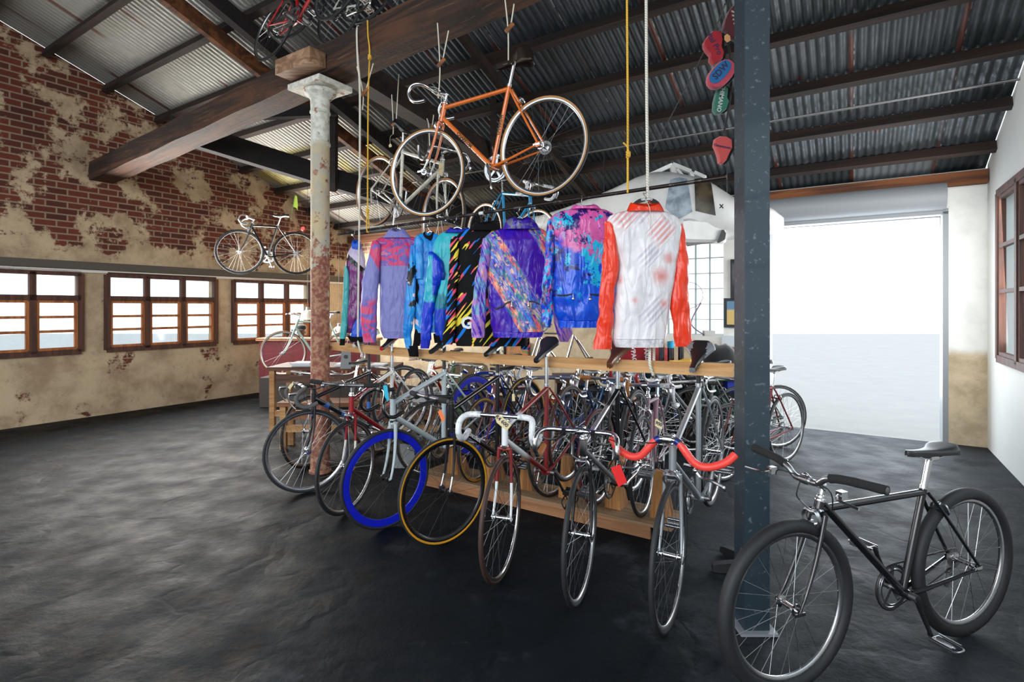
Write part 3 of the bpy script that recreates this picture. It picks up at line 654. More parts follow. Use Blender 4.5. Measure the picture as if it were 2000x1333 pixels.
def decal(info, root, body, a, b, t, size, m, side=1, rad=.0172, flip=False, bold=0.0):
    """lettering along the tube from a to b on the given side of the frame"""
    a = info[a]; b = info[b]; d = (b - a).normalized(); c = a + (b - a) * t; n = V3((0, side, 0))
    if flip: d = -d
    up = n.cross(d); M = at(d, up, n, c + n * rad)
    return text_obj(body, 'lettering', size, m, M, root, bold=bold)

# the tubes of the seven racked bicycles: front wheel on the floor, saddle nose hooked on the hanging rack beam
TILT = R(16.3)
def racked(label, xc, yc, xs, ycl, **kw):
    """xc,yc: foot of the front wheel in the picture; xs,ycl: seat cluster in the picture"""
    Y = F * CAMH / (yc - HZ); fx = (xc - 1000) / F * Y; fhub = V3((fx, Y, RW))
    bk = beam_at(xs) + NB * .045
    d = V3((bk.x - fx, bk.y - Y, 0)); t = d.length; dh = d.normalized()
    wb = .985; x_ = V3((-dh.x * math.cos(TILT), -dh.y * math.cos(TILT), -math.sin(TILT))); rear = fhub - x_ * wb
    # frame size from the height of the seat cluster
    zcl = CAMH - (ycl - HZ) * bk.y / F
    ya = V3((0, 0, 1)).cross(x_).normalized(); za = x_.cross(ya)
    best = None
    for i in range(44, 68):
        st = i / 100; lp = V3((.405, 0, -.065)) + V3((-math.cos(R(73)), 0, math.sin(R(73)))) * st; w = rear + x_ * lp.x + za * lp.z
        e = abs(w.z - zcl)
        if best is None or e < best[0]: best = (e, st, w)
    st = kw.pop('st', best[1]); w = best[2]
    seat = max(.05, (1.235 - w.z) / math.cos(R(2)) - .03)
    print('RACK', label[:28], 't=%.2f st=%.2f cluster=%.2f seat=%.2f px=(%.0f,%.0f)' % (t, st, w.z, seat, 1000 + F * w.x / w.y, HZ - F * (w.z - 1.5) / w.y), 'Y', round(w.y, 2), 'beamY', round(bk.y, 2))
    return bike(label, rear, fhub, st=st, seat=kw.pop('seat', seat), saddle_fwd=kw.pop('saddle_fwd', .03), sad_tilt=kw.pop('sad_tilt', 11), group='bicycles hung by their saddles on the wooden beam', **kw)
SILVER = mat('silver_frame_paint', lambda g: g.mix(g.noise(scale=200, detail=2), (.36, .39, .42), (.46, .49, .52)), rough=.32, metal=.6)
CHROMEF = mat('chromed_frame', (.55, .55, .56), rough=.12, metal=1)
MAROON = rgb(128, 34, 36)
TAPEO = mat('coral_bar_tape', lambda g: g.mix(g.noise(scale=25), rgb(246, 74, 62), rgb(226, 58, 52)), rough=.45, coat=.2, bump=.2, bscale=90)
TAPEW = mat('white_bar_tape', lambda g: g.mix(g.st(g.noise(scale=30, detail=5), .5, .62), rgb(228, 230, 232), rgb(180, 184, 190)), rough=.55, bump=.2, bscale=90)
TAPEG = mat('grey_bar_tape', rgb(92, 90, 90), rough=.8, bump=.3, bscale=120)
TAPEB = mat('tan_bar_tape', rgb(176, 112, 54), rough=.6)
racks = {}
racks[7] = racked('silver bicycle with coral moustache handlebar, nearest one on the beam', 1308, 1225, 1357, 757, paint=SILVER, bars='moustache', tape=TAPEO, bar_pitch=12, steer=2, bar=CHROME,
    pedal='cage', crank=-1.15, sad2=mat('grey_saddle_side', rgb(120, 122, 128), rough=.4), saddle='wide', post=BLACK, cogs=7, deep=.02, stem_up=.02, ttdrop=.075, dtube=.019, sad_tilt=13)
racks[6] = racked('chrome and black bicycle with bare chrome drop bars and a brown leather saddle', 1132, 1172, 1202, 757, paint=mat('paint_chrome_and_black', lambda g: g.mix(g.st(g.xyz()[0], .42, .45) * g.st(g.xyz()[0], .84, .81), (.02, .022, .026), (.42, .42, .44)), rough=.16, metal=.7), fork=BLACKG, bars='drop', bar=CHROME, tape=TAPEB, tape_ends=True,
    steer=9, levers='inner', pedal='flat', crank=.1, saddle='leather', sad=mat('brown_saddle_leather', lambda g: g.mix(g.noise(scale=8), rgb(126, 70, 32), rgb(78, 40, 20)), rough=.35, coat=.3), post=CHROME, stem=CHROME, stem_up=.04, ttdrop=.06)
racks[5] = racked('maroon bicycle fading to white at the head tube, white bar tape', 977, 1130, 1072, 752, paint=fade('maroon_white', MAROON, (.82, .84, .85), .63, .04), fork=mat('paint_maroon', MAROON, rough=.35, coat=.6), fork_tip=fade('fork_white', (.80, .82, .84), MAROON, .54, .02, axis=2), bars='drop', tape=TAPEW, bar=CHROME,
    steer=12, levers=False, pedal='clip', crank=1.25, tire=BROWNT, rim=CHROME, saddle='slim', stem_up=.03, cogs=1, brake_f=False, nsp=28)
racks[4] = racked('black bicycle with short flat bar and a yellow-walled front tire', 872, 1063, 957, 735, paint=BLACKG, bars='short', tape=BLACKF, bar=ALLOY, stem=BLACK, steer=-17, wall=YELT, deep=.026, rim=BLACKG, spoke=BLACK, hub=BLACK, nsp=20, chrome_tips=True,
    pedal='cage', crank=.9, cogs=6, levers=True, saddle='slim', brake_f=False, stem_len=.17, stem_up=.035, quill=False, post=BLACK, ttdrop=.0)
racks[3] = racked('pale grey fixed gear bicycle with deep blue rims and black track bars', 757, 1033, 862, 724, paint=mat('paint_pale_grey', lambda g: g.mix(g.noise(scale=20), rgb(186, 198, 202), rgb(168, 182, 188)), rough=.4, coat=.3), bars='track', bar=BLACKG, tape=None, stem=BLACK, steer=-14, rim=RIMB, deep=.045, spoke=BLACK, hub=BLACK,
    nsp=28, cogs=1, levers=False, brake_f=False, brake_r=False, tube=.0175, dtube=.02, fork_r=.0135, saddle='slim', sad=mat('matt_black_saddle', (.014, .014, .014), rough=.85), post=BLACK, pedal='cage', crank=.3)
racks[2] = racked('metallic red bicycle with white fork tips and flat chrome handlebar', 678, 1003, 762, 722, paint=fade('red_frame', rgb(226, 222, 214), rgb(150, 20, 32), .46, .05), fork=mat('paint_red', rgb(150, 16, 30), rough=.25, coat=.8), fork_tip=mat('white_fork_tip', rgb(226, 222, 216), rough=.4),
    bars='flat', bar=STEEL, tape=BLACKF, stem=CHROME, steer=0, pedal='cage', crank=.6, saddle='slim', sad2=mat('red_saddle_side', rgb(180, 24, 34), rough=.4), stem_up=.07, cogs=6)
racks[1] = racked('black, blue and white racing bicycle with grey taped drop bars', 602, 963, 700, 726, paint=mat('paint_black_blue', lambda g: g.mix(g.st(g.noise(scale=6, detail=1), .60, .62), (.012, .012, .016), rgb(60, 110, 190)), rough=.25, coat=.7), bars='drop', tape=TAPEG, stem=BLACK, steer=-18,
    dtube=.024, tube=.017, deep=.02, levers=True, saddle='slim', pedal='cage', crank=.8, quill=False, sad2=mat('white_saddle_stripe', (.6, .6, .6), rough=.4), cogs=8, post=BLACK)
WHT = mat('white_lettering', (.8, .8, .82), rough=.5); GOLDL = mat('dark_gold_lettering', rgb(60, 50, 24), rough=.5)
decal(racks[4][1], racks[4][0], 'CONCORDE', 'dt_f', 'bb', .42, .030, WHT, side=-1, bold=.0008, flip=False)
decal(racks[4][1], racks[4][0], 'CONCORDE', 'dt_f', 'bb', .42, .030, WHT, side=1, bold=.0008)

# second row: front wheels stand on the plywood base between the wedges
d2 = V3((-.50, -.866, 0)).normalized()
def standing(label, xc, yc, hz, ang, name='bicycle', group=None, **kw):
    """front wheel foot at picture point on height hz; ang = heading of the front in plan (degrees, 0 = +x)"""
    Y = F * (CAMH - hz) / (yc - HZ); fx = (xc - 1000) / F * Y; d = V3((math.cos(R(ang)), math.sin(R(ang)), 0)); wb = kw.pop('wb', .99)
    f_ = V3((fx, Y, hz + RW)); r_ = f_ - d * wb; r_.z = kw.pop('rz', 0) + RW
    return bike(label, r_, f_, name=name, group=group, **kw)
BLUEP = paint('blue', rgb(24, 92, 170)); TEAL = paint('teal', rgb(30, 120, 130)); REDP = paint('bright_red', rgb(190, 24, 34)); MAUVE = paint('mauve', rgb(150, 110, 124)); NAVY = paint('navy', rgb(20, 34, 84)); CELE = paint('celeste', rgb(170, 200, 190)); WHITEP = paint('white', rgb(220, 222, 214)); PURP = paint('purple', rgb(80, 50, 110)); DKRED = paint('dark_red', rgb(110, 20, 24)); GOLD = paint('gold', rgb(170, 130, 60)); GREENP = paint('green', rgb(28, 90, 60)); GREYP = paint('grey', rgb(120, 124, 128))
G2 = 'bicycles standing on the plywood base behind the rack beam'
standing('mauve bicycle with white taped drop bars, front wheel on the plywood base', 1256, 1006, .1, -112, group=G2, paint=MAUVE, tape=TAPEW, st=.50, pedal='cage', steer=-6, lod=1, saddle='slim')
standing('black bicycle with dark red tires standing on the plywood base', 1168, 984, .1, -118, group=G2, paint=BLACKG, tire=mat('dark_red_tire', rgb(80, 20, 26), rough=.6), st=.52, tape=TAPEB, lod=1, pedal='cage', steer=-4)
standing('navy bicycle with black tires standing on the plywood base behind the maroon one', 1080, 968, .1, -116, group=G2, paint=NAVY, st=.50, lod=1, pedal='cage', steer=-10)
standing('dark red bicycle with yellow-walled tires standing on the plywood base', 937, 940, .1, -122, group=G2, paint=DKRED, wall=YELT, st=.50, lod=1, pedal='cage', steer=6, bars='track', bar=mat('blue_bar', rgb(20, 50, 150), rough=.3, coat=.5))

# orange bicycle hanging under the timber beam
sR = 294.0; sF = 256.0
oR = V3(((1060 - 1000) / sR, F / sR, CAMH + (HZ - 286) / sR)); oF = V3(((834 - 1000) / sF, F / sF, CAMH + (HZ - 338) / sF))
ORANGE = mat('paint_orange', lambda g: g.mix(g.noise(scale=15), rgb(226, 118, 40), rgb(208, 98, 30)), rough=.25, coat=.7)
ob, oi = bike('orange road bicycle with chrome drop bars hanging from the timber beam', oR, oF, paint=ORANGE, bars='drop', bar=CHROME, bar_pitch=-6, stem=CHROME, wall=GUM, st=.555, seat=.16, sad=mat('dark_brown_saddle', rgb(40, 30, 26), rough=.25, coat=.4), saddle='deep', crank=1.35, pedal=None,
    chrome_tips=True, levers=False, cogs=1, steer=8, sad_tilt=6, stem_up=.05, brake_f=True, cable=True, fd_cable=CHROME)
decal(oi, ob, 'CHARKOM', 'dt_f', 'bb', .48, .036, GOLDL, side=1, bold=.001)
decal(oi, ob, 'CHARKOM', 'stop', 'bb', .48, .028, GOLDL, side=1, rad=.0155, flip=True, bold=.001)
# white bicycle hanging further back
wR = P(736, 373, 5.1); wF = P(866, 425, 4.5)
wb_, wi = bike('white road bicycle with gum wall tires hanging behind the orange one', wR, wF, paint=mat('paint_old_white', lambda g: g.mix(g.noise(scale=9), rgb(216, 212, 196), rgb(190, 186, 172)), rough=.4, coat=.4), wall=AMBER, st=.52, seat=.17, bars='drop', bar=ALLOY, tape=None, lod=0, crank=-1.2, pedal=None, sad=BLACKG, sad_tilt=18, steer=-10, bar_pitch=60)
# blue bicycle hanging far back
bR = P(946, 452, 6.3); bF = P(1046, 470, 5.65)
bike('bright blue bicycle with black saddle bag hanging far back under the roof', bR, bF, paint=paint('sky_blue', rgb(36, 150, 205)), wall=GUM, st=.56, seat=.14, lod=1, bars='drop', tape=TAPEW, pedal=None, saddle='slim')
# loft bicycles above the timber beam
def loft(label, bbx, bby, Y, ang, tilt, roll, **kw):
    c = P(bbx, bby, Y); x_ = V3((math.cos(R(ang)) * math.cos(R(tilt)), math.sin(R(ang)) * math.cos(R(tilt)), math.sin(R(tilt)))); ya = V3((0, 0, 1)).cross(x_).normalized(); za = x_.cross(ya)
    q = Matrix.Rotation(R(roll), 3, x_); ya = q @ ya; za = q @ za; M = at(x_, ya, za, c - x_ * .405 - za * (RW - .065))
    return bike(label, None, None, M=M, wb=.99, group='bicycles stored on the roof timbers', lod=1, **kw)
loft('red bicycle with big steel chainring stored above the beam at top left', 582, 37, 5.0, -34, 6, -14, paint=REDP, crank=-.9, st=.52, levers=False, brake_f=False, saddle=None, frontwheel=True)
loft('blue bicycle frame stored above the beam at top left', 626, 20, 5.3, -30, 0, -10, paint=BLUEP, crank=-1.1, st=.50, wb_=0, levers=False, brake_f=False, saddle=None) if False else loft('blue bicycle stored behind the red one above the beam at top left', 626, 18, 5.4, -26, -4, -12, paint=BLUEP, crank=-1.1, st=.50, levers=False, brake_f=False, saddle=None)
loft('old rusty white bicycle stored above the beam next to the blue one', 716, 8, 5.0, -34, 2, -10, paint=WHITEP, crank=-.6, st=.50, pedal='flat', levers=False, brake_f=False, saddle=None)

# bicycles further back in the shop
bike('celeste green road bicycle displayed in front of the red counter', P(672, 692, 8.15), P(553, 690, 8.0), paint=CELE, wall=GUM, lod=1, st=.58, saddle='slim', tape=None, bars='flat', seat=.12)
B = 'bicycles crowded in the back of the shop'
bike('black fixed gear bicycle hung high by the brick wall with a red bag and flag', P(578, 495, 8.3), P(468, 492, 8.0), paint=BLACKG, rim=BLACKG, lod=1, st=.5, levers=False, cogs=1, saddle='slim')
for a in [('chrome touring bicycle parked behind the column', 600, 913, 250, dict(paint=GREYP, deep=.02, bars='flat')),
          ('dark bicycle with knobbly tires parked below the newspapers', 842, 930, 215, dict(paint=BLACKG, bars='riser')),
          ('white bicycle with red head parked behind the red racer', 742, 884, 236, dict(paint=fade('white_red', rgb(226, 224, 216), rgb(180, 26, 34), .55, .06), tire=BROWNT, tape=None)),
          ('bright red bicycle leaning near the brick wall', 832, 852, 250, dict(paint=REDP, bars='flat')),
          ('blue bicycle with blue rim wheels behind the black bicycle', 905, 888, 230, dict(paint=NAVY, rim=RIMB, deep=.045)),
          ('blue lugged bicycle parked side-on behind the maroon bicycle', 1000, 880, 195, dict(paint=BLUEP, tape=TAPEW)),
          ('blue road bicycle with cream bar tape in the back row', 1150, 884, 195, dict(paint=BLUEP, tape=mat('cream_bar_tape', rgb(214, 204, 176), rough=.6))),
          ('black bicycle with red handlebar tape and yellow saddle in the back row', 1215, 890, 206, dict(paint=BLACKG, tape=mat('red_bar_tape', rgb(180, 40, 40), rough=.6), sad=mat('yellow_saddle', rgb(214, 160, 30), rough=.5))),
          ('grey bicycle with white hoods under the workbench edge', 1278, 900, 200, dict(paint=GREYP, tape=TAPEW)),
          ('dark red bicycle parked furthest right in the back row', 1418, 940, 215, dict(paint=DKRED, tape=None)),
          ('green bicycle with black tape in front of the workbench', 1352, 884, 190, dict(paint=GREENP, tape=BLACKF))]:
    standing(a[0], a[1], a[2], 0, a[3], group=B, lod=1, st=.5 + random.uniform(-.02, .03), **a[4])
# mountain bicycle at the right edge, close to the camera
standing('dark mountain bicycle with fat tires close to the camera in front of the steel post', 1540, 1352, 0, 200, paint=BLACKG, tw=.027, bars='riser', tape=BLACKF, mtb=True, st=.45, wb=1.05, deep=.018)

# ------------------------------------------------------------------ rack beam, ropes, rail
def rb(k, off=0, z=0): return V3((1.03, 2.91, z)) + UB * k + NB * off
KR = ((.403 * 2.91 - 1.03) / (UB.x - UB.y * .403)) + .03; KL = -3.40
mb = MB(); rs = []
for i in range(33):
    t = i / 32; k = KL + (KR - KL) * t; z = 1.105 + .024 * t - .022 * math.sin(math.pi * t)
    if i == 0: rs.append([rb(k, 0, z + .03), rb(k, 0, z + .04), rb(k, .03, z + .064), rb(k, .05, z + .064), rb(k, .05, z + .03)]); k += .06
    rs.append([rb(k, 0, z), rb(k, 0, z + .036), rb(k, .03, z + .068), rb(k, .052, z + .068), rb(k, .052, z)])
mb.rings(rs)
def pinec(g):
    x, y, z = g.xyz(); a = x * UB.x + y * UB.y; v = g.vec(a * .10, x * NB.x + y * NB.y, z)
    c = g.mix(g.st(g.noise(v, scale=16, detail=5, dist=.8), .35, .65), rgb(206, 160, 108), rgb(178, 130, 80))
    kn = g.st(g.noise(g.vec(a, z * 1.5, 0.0), scale=9, detail=1), .73, .77)
    return g.mix(kn * .8, g.mix(g.st(g.noise(v, scale=90, detail=3), .6, .75) * .4, c, rgb(120, 80, 46)), rgb(80, 40, 24))
rack = tag(mb.obj('rack_beam', mat('pine_rack_beam', pinec, rough=.65, bump=.12, bscale=80), ang=25), 'long bevelled pine beam hung on ropes with bicycle saddles hooked over it', 'beam')
rail_z = lambda k: 2.125 + (2.205 - 2.125) * (k - KL) / (KR - KL)
def rail_pt(x):
    b = beam_at(x); k = (b - V3((1.03, 2.91, 0))).dot(UB); return V3((b.x, b.y, rail_z(k)))
RL = P(661, 458, beam_at(661).y); RRt = P(1419, 346, beam_at(1419).y)
def railp(x):
    c = (x - 1000) / F; t = (c * RL.y - RL.x) / ((RRt.x - RL.x) - c * (RRt.y - RL.y)); return RL.lerp(RRt, t)
rl = thing('clothes_rail', 'long thin dark metal rail hanging on ropes with jerseys and jackets on it', 'clothes rail', TL(RL))
MB().tube([V3(), RRt - RL], .0115, 14).obj('rail_tube', mat('dark_rail_metal', lambda g: g.mix(g.st(g.noise(scale=12, detail=6), .55, .6), (.035, .028, .026), (.11, .10, .095)), rough=.38, metal=.7), rl)
w = MB(); [w.tube([railp(x) - RL - UB * .02, railp(x) - RL + UB * .02], .0128, 12) for x in (941,)]
w.obj('tape_wrap', mat('white_tape', (.7, .7, .7), rough=.6), rl)
def ropecol(c1, c2):
    def f(g):
        x, y, z = g.xyz(); n = g.m('FRACT', (z + x * .6) * 70.0); return g.mix(g.st(n, .0, .35), c2, c1)
    return f
ROPEW = mat('white_rope', ropecol(rgb(226, 222, 208), rgb(150, 144, 130)), rough=.85); ROPEY = mat('yellow_rope', ropecol(rgb(232, 184, 60), rgb(180, 130, 30)), rough=.8)
CORDW = mat('thin_white_cord', rgb(216, 208, 190), rough=.85)
def rope(label, pts, r, m, name='rope', knots=(), group=None):
    b = MB(); b.tube(smooth_path(pts, 6), r, 8); o = b.obj(name, m); tag(o, label, 'rope', group)
    for kx in knots:
        kb = MB()
        for i in range(3):
            c = V3(kx) + V3((0, 0, (i - 1) * r * 1.9)); kb.torus(c, (.3 * (i - 1), .2, 1), r * 1.5, [(r * math.cos(a), r * math.sin(a)) for a in (0, 1.05, 2.1, 3.14, 4.2, 5.25)], 14)
        kb.obj('knot', m, o)
    return o
def tim(x, y): # front face of the timber beam at a picture column
    c = (x - 1000) / F; k = (c * 2.92 - 1.0) / (U.x - U.y * c); p = bp(k, -.012); return P(x, y, p.y)
a = beam_at(703); zt = 1.19
rope('white rope hanging from the timber beam at left down to the rack beam', [tim(697, 52) + V3((0, .05, .03)), tim(697, 62), tim(699, 120), P(703, 190, 4.42), railp(703) + V3((0, -.02, .03)), railp(702) + V3((0, -.02, -.3)), P(700, 560, a.y - .03), P(699, 655, a.y - .02), P(701, 676, a.y - .03), P(707, 692, a.y - .02)], .0085, ROPEW)
b_ = beam_at(1268)
rope('white rope hanging from above at right past the white jersey to the rack beam', [P(1261, -60, 3.0), P(1262, 0, 3.0), P(1263, 180, 3.0), P(1265, 366, railp(1265).y - .02), P(1266, 500, b_.y + .16), P(1269, 640, b_.y + .06), P(1269, 700, b_.y - .02), P(1270, 716, b_.y - .03), P(1276, 733, b_.y - .02)], .0085, ROPEW)
rope('second white rope strand dropping behind the white jersey to the rack beam', [P(1276, 600, b_.y + .15), P(1277, 660, b_.y + .1), P(1277, 712, b_.y + .06)], .0085, ROPEW)
yk = railp(720)
rope('yellow rope tied round the rail at left', [tim(718, 40), tim(719, 70), tim(722, 104), P(719, 200, 4.5), P(718, 408, yk.y)], .0062, ROPEY, knots=[P(718, 412, yk.y), tim(722, 112)])
rope('yellow rope loop carrying the left end of the rail', [P(717, 412, yk.y - .01), P(716, 440, yk.y - .02), P(717, 452, yk.y - .03), railp(720) + V3((0, -.012, -.02)), P(721, 445, yk.y + .01), P(719, 414, yk.y)], .0055, ROPEY)
yk2 = railp(1226)
rope('yellow rope tied round the rail at right', [P(1224, -60, 3.05), P(1225, 60, 3.05), P(1226, 200, 3.05), P(1226, 300, yk2.y), P(1226, 377, yk2.y - .02)], .0062, ROPEY, knots=[P(1227, 302, yk2.y)])
rope('loose end of the yellow rope knotted above the rail at right', [P(1227, 302, yk2.y - .01), P(1226, 288, yk2.y - .02), P(1217, 279, yk2.y - .02)], .005, ROPEY)
BLOCKT = wood('small_rope_block_wood', rgb(150, 92, 44), rgb(104, 60, 30))
def cordage(label, top1, top2, blk, low, Yt, Yl, hook=None):
    r = rope(label, [P(top1[0], top1[1], Yt), P(blk[0] - 2, blk[1], (Yt + Yl) / 2), P(low[0], low[1], Yl)], .0045, CORDW)
    s2 = MB(); s2.tube(smooth_path([P(top2[0], top2[1], Yt), P(blk[0] + 4, blk[1] - 5, (Yt + Yl) / 2)], 4), .0045, 7); s2.obj('cord_strand', CORDW, r)
    MB().box((0, 0, 0), (.075, .016, .024), Matrix.Rotation(R(-48), 3, 'Y')).xf(TL(P(blk[0] + 1, blk[1], (Yt + Yl) / 2 - .01))).obj('rope_slider', BLOCKT, r)
    return r
cordage('cord with wooden slider holding the orange handlebar', (849, -30), (876, 60), (861, 122), (856, 192), 3.95, 3.98)
cordage('cord with wooden slider holding the orange saddle', (983, -30), (1004, 8), (994, 54), (993, 118), 3.6, 3.62)
cordage('cord with wooden slider holding the white bicycle by its saddle', (765, 185), (779, 145), (770, 240), (768, 262), 5.0, 5.0)
cordage('cord with small slider holding the white bicycle by its handlebar', (834, 232), (847, 225), (840, 252), (840, 330), 4.8, 4.6)
cordage('cord with wooden slider tied to the left rope below the timber beam', (697, 130), (729, 124), (711, 180), (708, 215), 4.45, 4.5)

# ------------------------------------------------------------------ garments
def interp(tab, y):
    if y <= tab[0][0]: return tab[0][1:]
    for a, b in zip(tab, tab[1:]):
        if y <= b[0]:
            t = (y - a[0]) / (b[0] - a[0]); return tuple(u + (v - u) * t for u, v in zip(a[1:], b[1:]))
    return tab[-1][1:]
def shell_loft(tab, Y, dep, org, seed=0, fold=.006, n=44, rows=46, gather=None, lean=0.0, kind='body', blouse=0.0, foldf=16, dip=0.0):
    """tab rows: (y, xl, xr) in the picture; lofted closed tube of real thickness around the plane at distance Y"""
    y0, y1 = tab[0][0], tab[-1][0]; mb = MB(); rs = []
    for i in range(rows + 1):
        t = i / rows; y = y0 + (y1 - y0) * t; xl, xr = interp(tab, y)
        c = P((xl + xr) / 2, y, Y); w = (xr - xl) / 2 / F * Y; dd = dep * min(1, .35 + w / .10) if kind == 'body' else max(w * .62, .012)
        if kind == 'body': dd *= (.45 + .55 * min(1, t / .12))
        ring = []
        for j in range(n):
            a = 2 * math.pi * j / n; ca = math.cos(a); sa = math.sin(a)
            px = math.copysign(abs(ca) ** .72, ca) * w; py = math.copysign(abs(sa) ** .8, sa) * dd
            dz = -dip * (1 - min(1, abs(px) / max(w, .001)) ** 2) * max(0, 1 - t * 1.6) if dip else 0
            q = V3((px + seed, py * .3 if kind == 'body' else py, 0))
            z = c.z - org.z
            nf = noise.noise(V3((px * foldf + seed * 7.1, z * (3.2 if kind == 'body' else 9), seed + (2 if sa > 0 else 0)))) + .5 * noise.noise(V3((px * foldf * 2.3 + seed, z * 7, seed + sa)))
            nf += .5 * noise.noise(V3((px * 9 + z * 14, z * 9 - px * 8, seed * 3)))
            am = fold * (1 + (gather[1] * 1.0 if gather and y > gather[0] else 0))
            if gather and y > gather[0]: nf = math.sin(px * 260 + seed) * .35 + nf * .3
            py += (math.copysign(1, sa) * nf * am) * (abs(sa) ** .5); px += ca * abs(ca) * noise.noise(V3((z * 16, seed * 3, ca))) * fold * .8
            ring.append(V3((c.x + px, Y + py + lean * (c.x - org.x) + lean * px, c.z + dz)) - org)
        rs.append(ring)
    mb.rings(rs); return mb
def garment(name, cat, label, hook, Y, parts, rot=0.0):
    org = P(hook[0], hook[1], Y)
    root = thing(name, label, cat, TL(org), 'cycling jerseys and jackets on the rail')
    for i, p in enumerate(parts):
        nm, tab, m = p[0], p[1], p[2]; o = dict(p[3]) if len(p) > 3 else {}
        yy = Y + o.pop('dy', 0); dep = o.pop('dep', .055); kind = 'body' if nm in ('body', 'yoke', 'collar', 'waistband') else 'sleeve'
        if nm in ('collar',): o.setdefault('rows', 12); o.setdefault('dip', .035)
        mb = shell_loft(tab, yy, dep, org, seed=o.pop('seed', i * 1.3 + hook[0] * .01), kind=kind, n=o.pop('n', 44 if kind == 'body' else 24), **o)
        mb.obj(nm, m, root, ang=60)
    return root, org
def hangr(label, x, ytop, Y, kind, yneck, wpx=40, text=None):
    """wire hook over the rail and hanger shoulders"""
    rp = railp(x); ra = V3((rp.x, rp.y, rp.z)); h = thing('coat_hanger', label, 'coat hanger', TL(ra), 'coat hangers on the rail')
    nk = P(x, yneck, Y) - ra; m = CHROME if kind != 'black' else STEEL
    pts = [V3((0, .016, -.012)), V3((0, .018, .006)), V3((0, 0, .0165)), V3((0, -.018, .004)), V3((-.006, -.02, -.03)), V3((nk.x * .6 - .02, (nk.y) * .5 - .012, nk.z * .55)), V3((nk.x, nk.y, nk.z))]
    MB().tube(smooth_path(pts, 5), .0019, 6).obj('hook', m, h)
    w = wpx / 2 / F * Y
    b = MB()
    if kind == 'black':
        rs = []
        for i in range(17):
            t = i / 16 * 2 - 1; xx = t * w * 1.05; top = -.028 * abs(t) ** 2.6; bot = -.034 - .01 * (1 - abs(t) ** 2) * -1
            rs.append([nk + V3((xx, s * .012, z)) for s, z in ((-1, top - .004), (-1, bot - .012 * abs(t)), (1, bot - .012 * abs(t)), (1, top - .004))])
        b.rings(rs); b.obj('shoulders', BLACK, h)
        if text:
            M = nk + V3((0, -.0135, -.014)); c = at(V3((1, 0, 0)), V3((0, 0, 1)), V3((0, -1, 0)), M)
            text_obj(text, 'lettering', .017, WHT, c, h, bold=.0006)
            for i, cc in enumerate((rgb(20, 140, 90), (.8, .8, .8), rgb(200, 30, 40))): MB().box(M + V3((-.014 + .014 * i, 0, -.012)), (.0138, .001, .004)).obj('flag_stripe', mat('flag_%d' % i, cc), h)
    else:
        b.tube(smooth_path([nk + V3((-w, 0, -.045)), nk + V3((-w * .5, 0, -.018)), nk, nk + V3((w * .5, 0, -.018)), nk + V3((w, 0, -.045))], 4), .0022, 6); b.obj('shoulders', m, h)
    return h
BL, BK = (.0, .0, .0), rgb(18, 18, 22)
def wrinkle(g):
    x, y, z = g.xyz(); n = g.noise(g.vec(x * 2.6, y * 1.5, z * .8), scale=7, detail=2, rough=.4, dist=1.1); n2 = g.noise(g.vec(x + z * .8, y, z - x * .6), scale=11, detail=1, dist=.8)
    return g.st(n, .3, .7) * 1.0 + n2 * .7
def satin(name, f, rough=.34, sheen=0.0, bump=.34, bscale=180, spec=.4): return mat(name, f, rough=rough, sheen=sheen, spec=spec, bump=bump, bumpf=lambda g: wrinkle(g) * 2.2)
def diag(g, x, z, ang, px=1.0, pz=1.0):
    c, s_ = math.cos(R(ang)), math.sin(R(ang)); return x * c + z * s_, z * c - x * s_
# --- white jersey with red strokes
def m_white(g):
    x, y, z = g.xyz(); a, b = diag(g, x, z, 47); w = (.80, .78, .80)
    c = g.mix(g.st(g.noise(scale=12, detail=5), .4, .7), w, (.70, .67, .70))
    def stripes(c, cx, cz, ra, rb_, col, per=38.0, ph=0.0):
        da = g.m('ABSOLUTE', a - (cx * math.cos(R(47)) + cz * math.sin(R(47)))); db = g.m('ABSOLUTE', b - (cz * math.cos(R(47)) - cx * math.sin(R(47))))
        msk = g.st(da, ra, ra * .35) * g.st(db, rb_, rb_ * .9); s_ = g.st(g.m('ABSOLUTE', g.m('FRACT', b * per + ph) - .5), .30, .22)
        return g.mix(msk * s_ * .6, c, col)
    red = rgb(222, 96, 84); lil = rgb(176, 168, 190)
    c = stripes(c, -.13, -.16, .10, .055, red); c = stripes(c, -.03, -.13, .12, .05, lil, 38, .3); c = stripes(c, .075, -.245, .10, .065, red, 38, .5); c = stripes(c, .0, -.38, .10, .05, lil, 38, .2)
    c = stripes(c, .03, -.70, .12, .05, lil, 38, .1)
    for cx, cz, r in ((.05, -.065, .05), (-.15, -.05, .05), (.07, -.50, .085), (.115, -.40, .06), (-.08, -.64, .04), (.09, -.66, .05), (-.17, -.52, .05)):
        d = g.m('SQRT', (x - cx) * (x - cx) + (z - cz) * (z - cz)); c = g.mix(g.st(d + g.noise(scale=30) * .03, r + .01, .0) * .8, c, red)
    return c
MW = satin('white_jersey_print', m_white); ORG = satin('orange_red_satin', lambda g: g.mix(g.noise(scale=12), rgb(240, 68, 30), rgb(222, 44, 22)), rough=.3)
WGA = satin('white_waistband', lambda g: g.mix(g.st(g.noise(scale=40), .4, .7), (.72, .70, .72), (.55, .52, .55)), rough=.5)
Y8 = railp(1262).y - .01
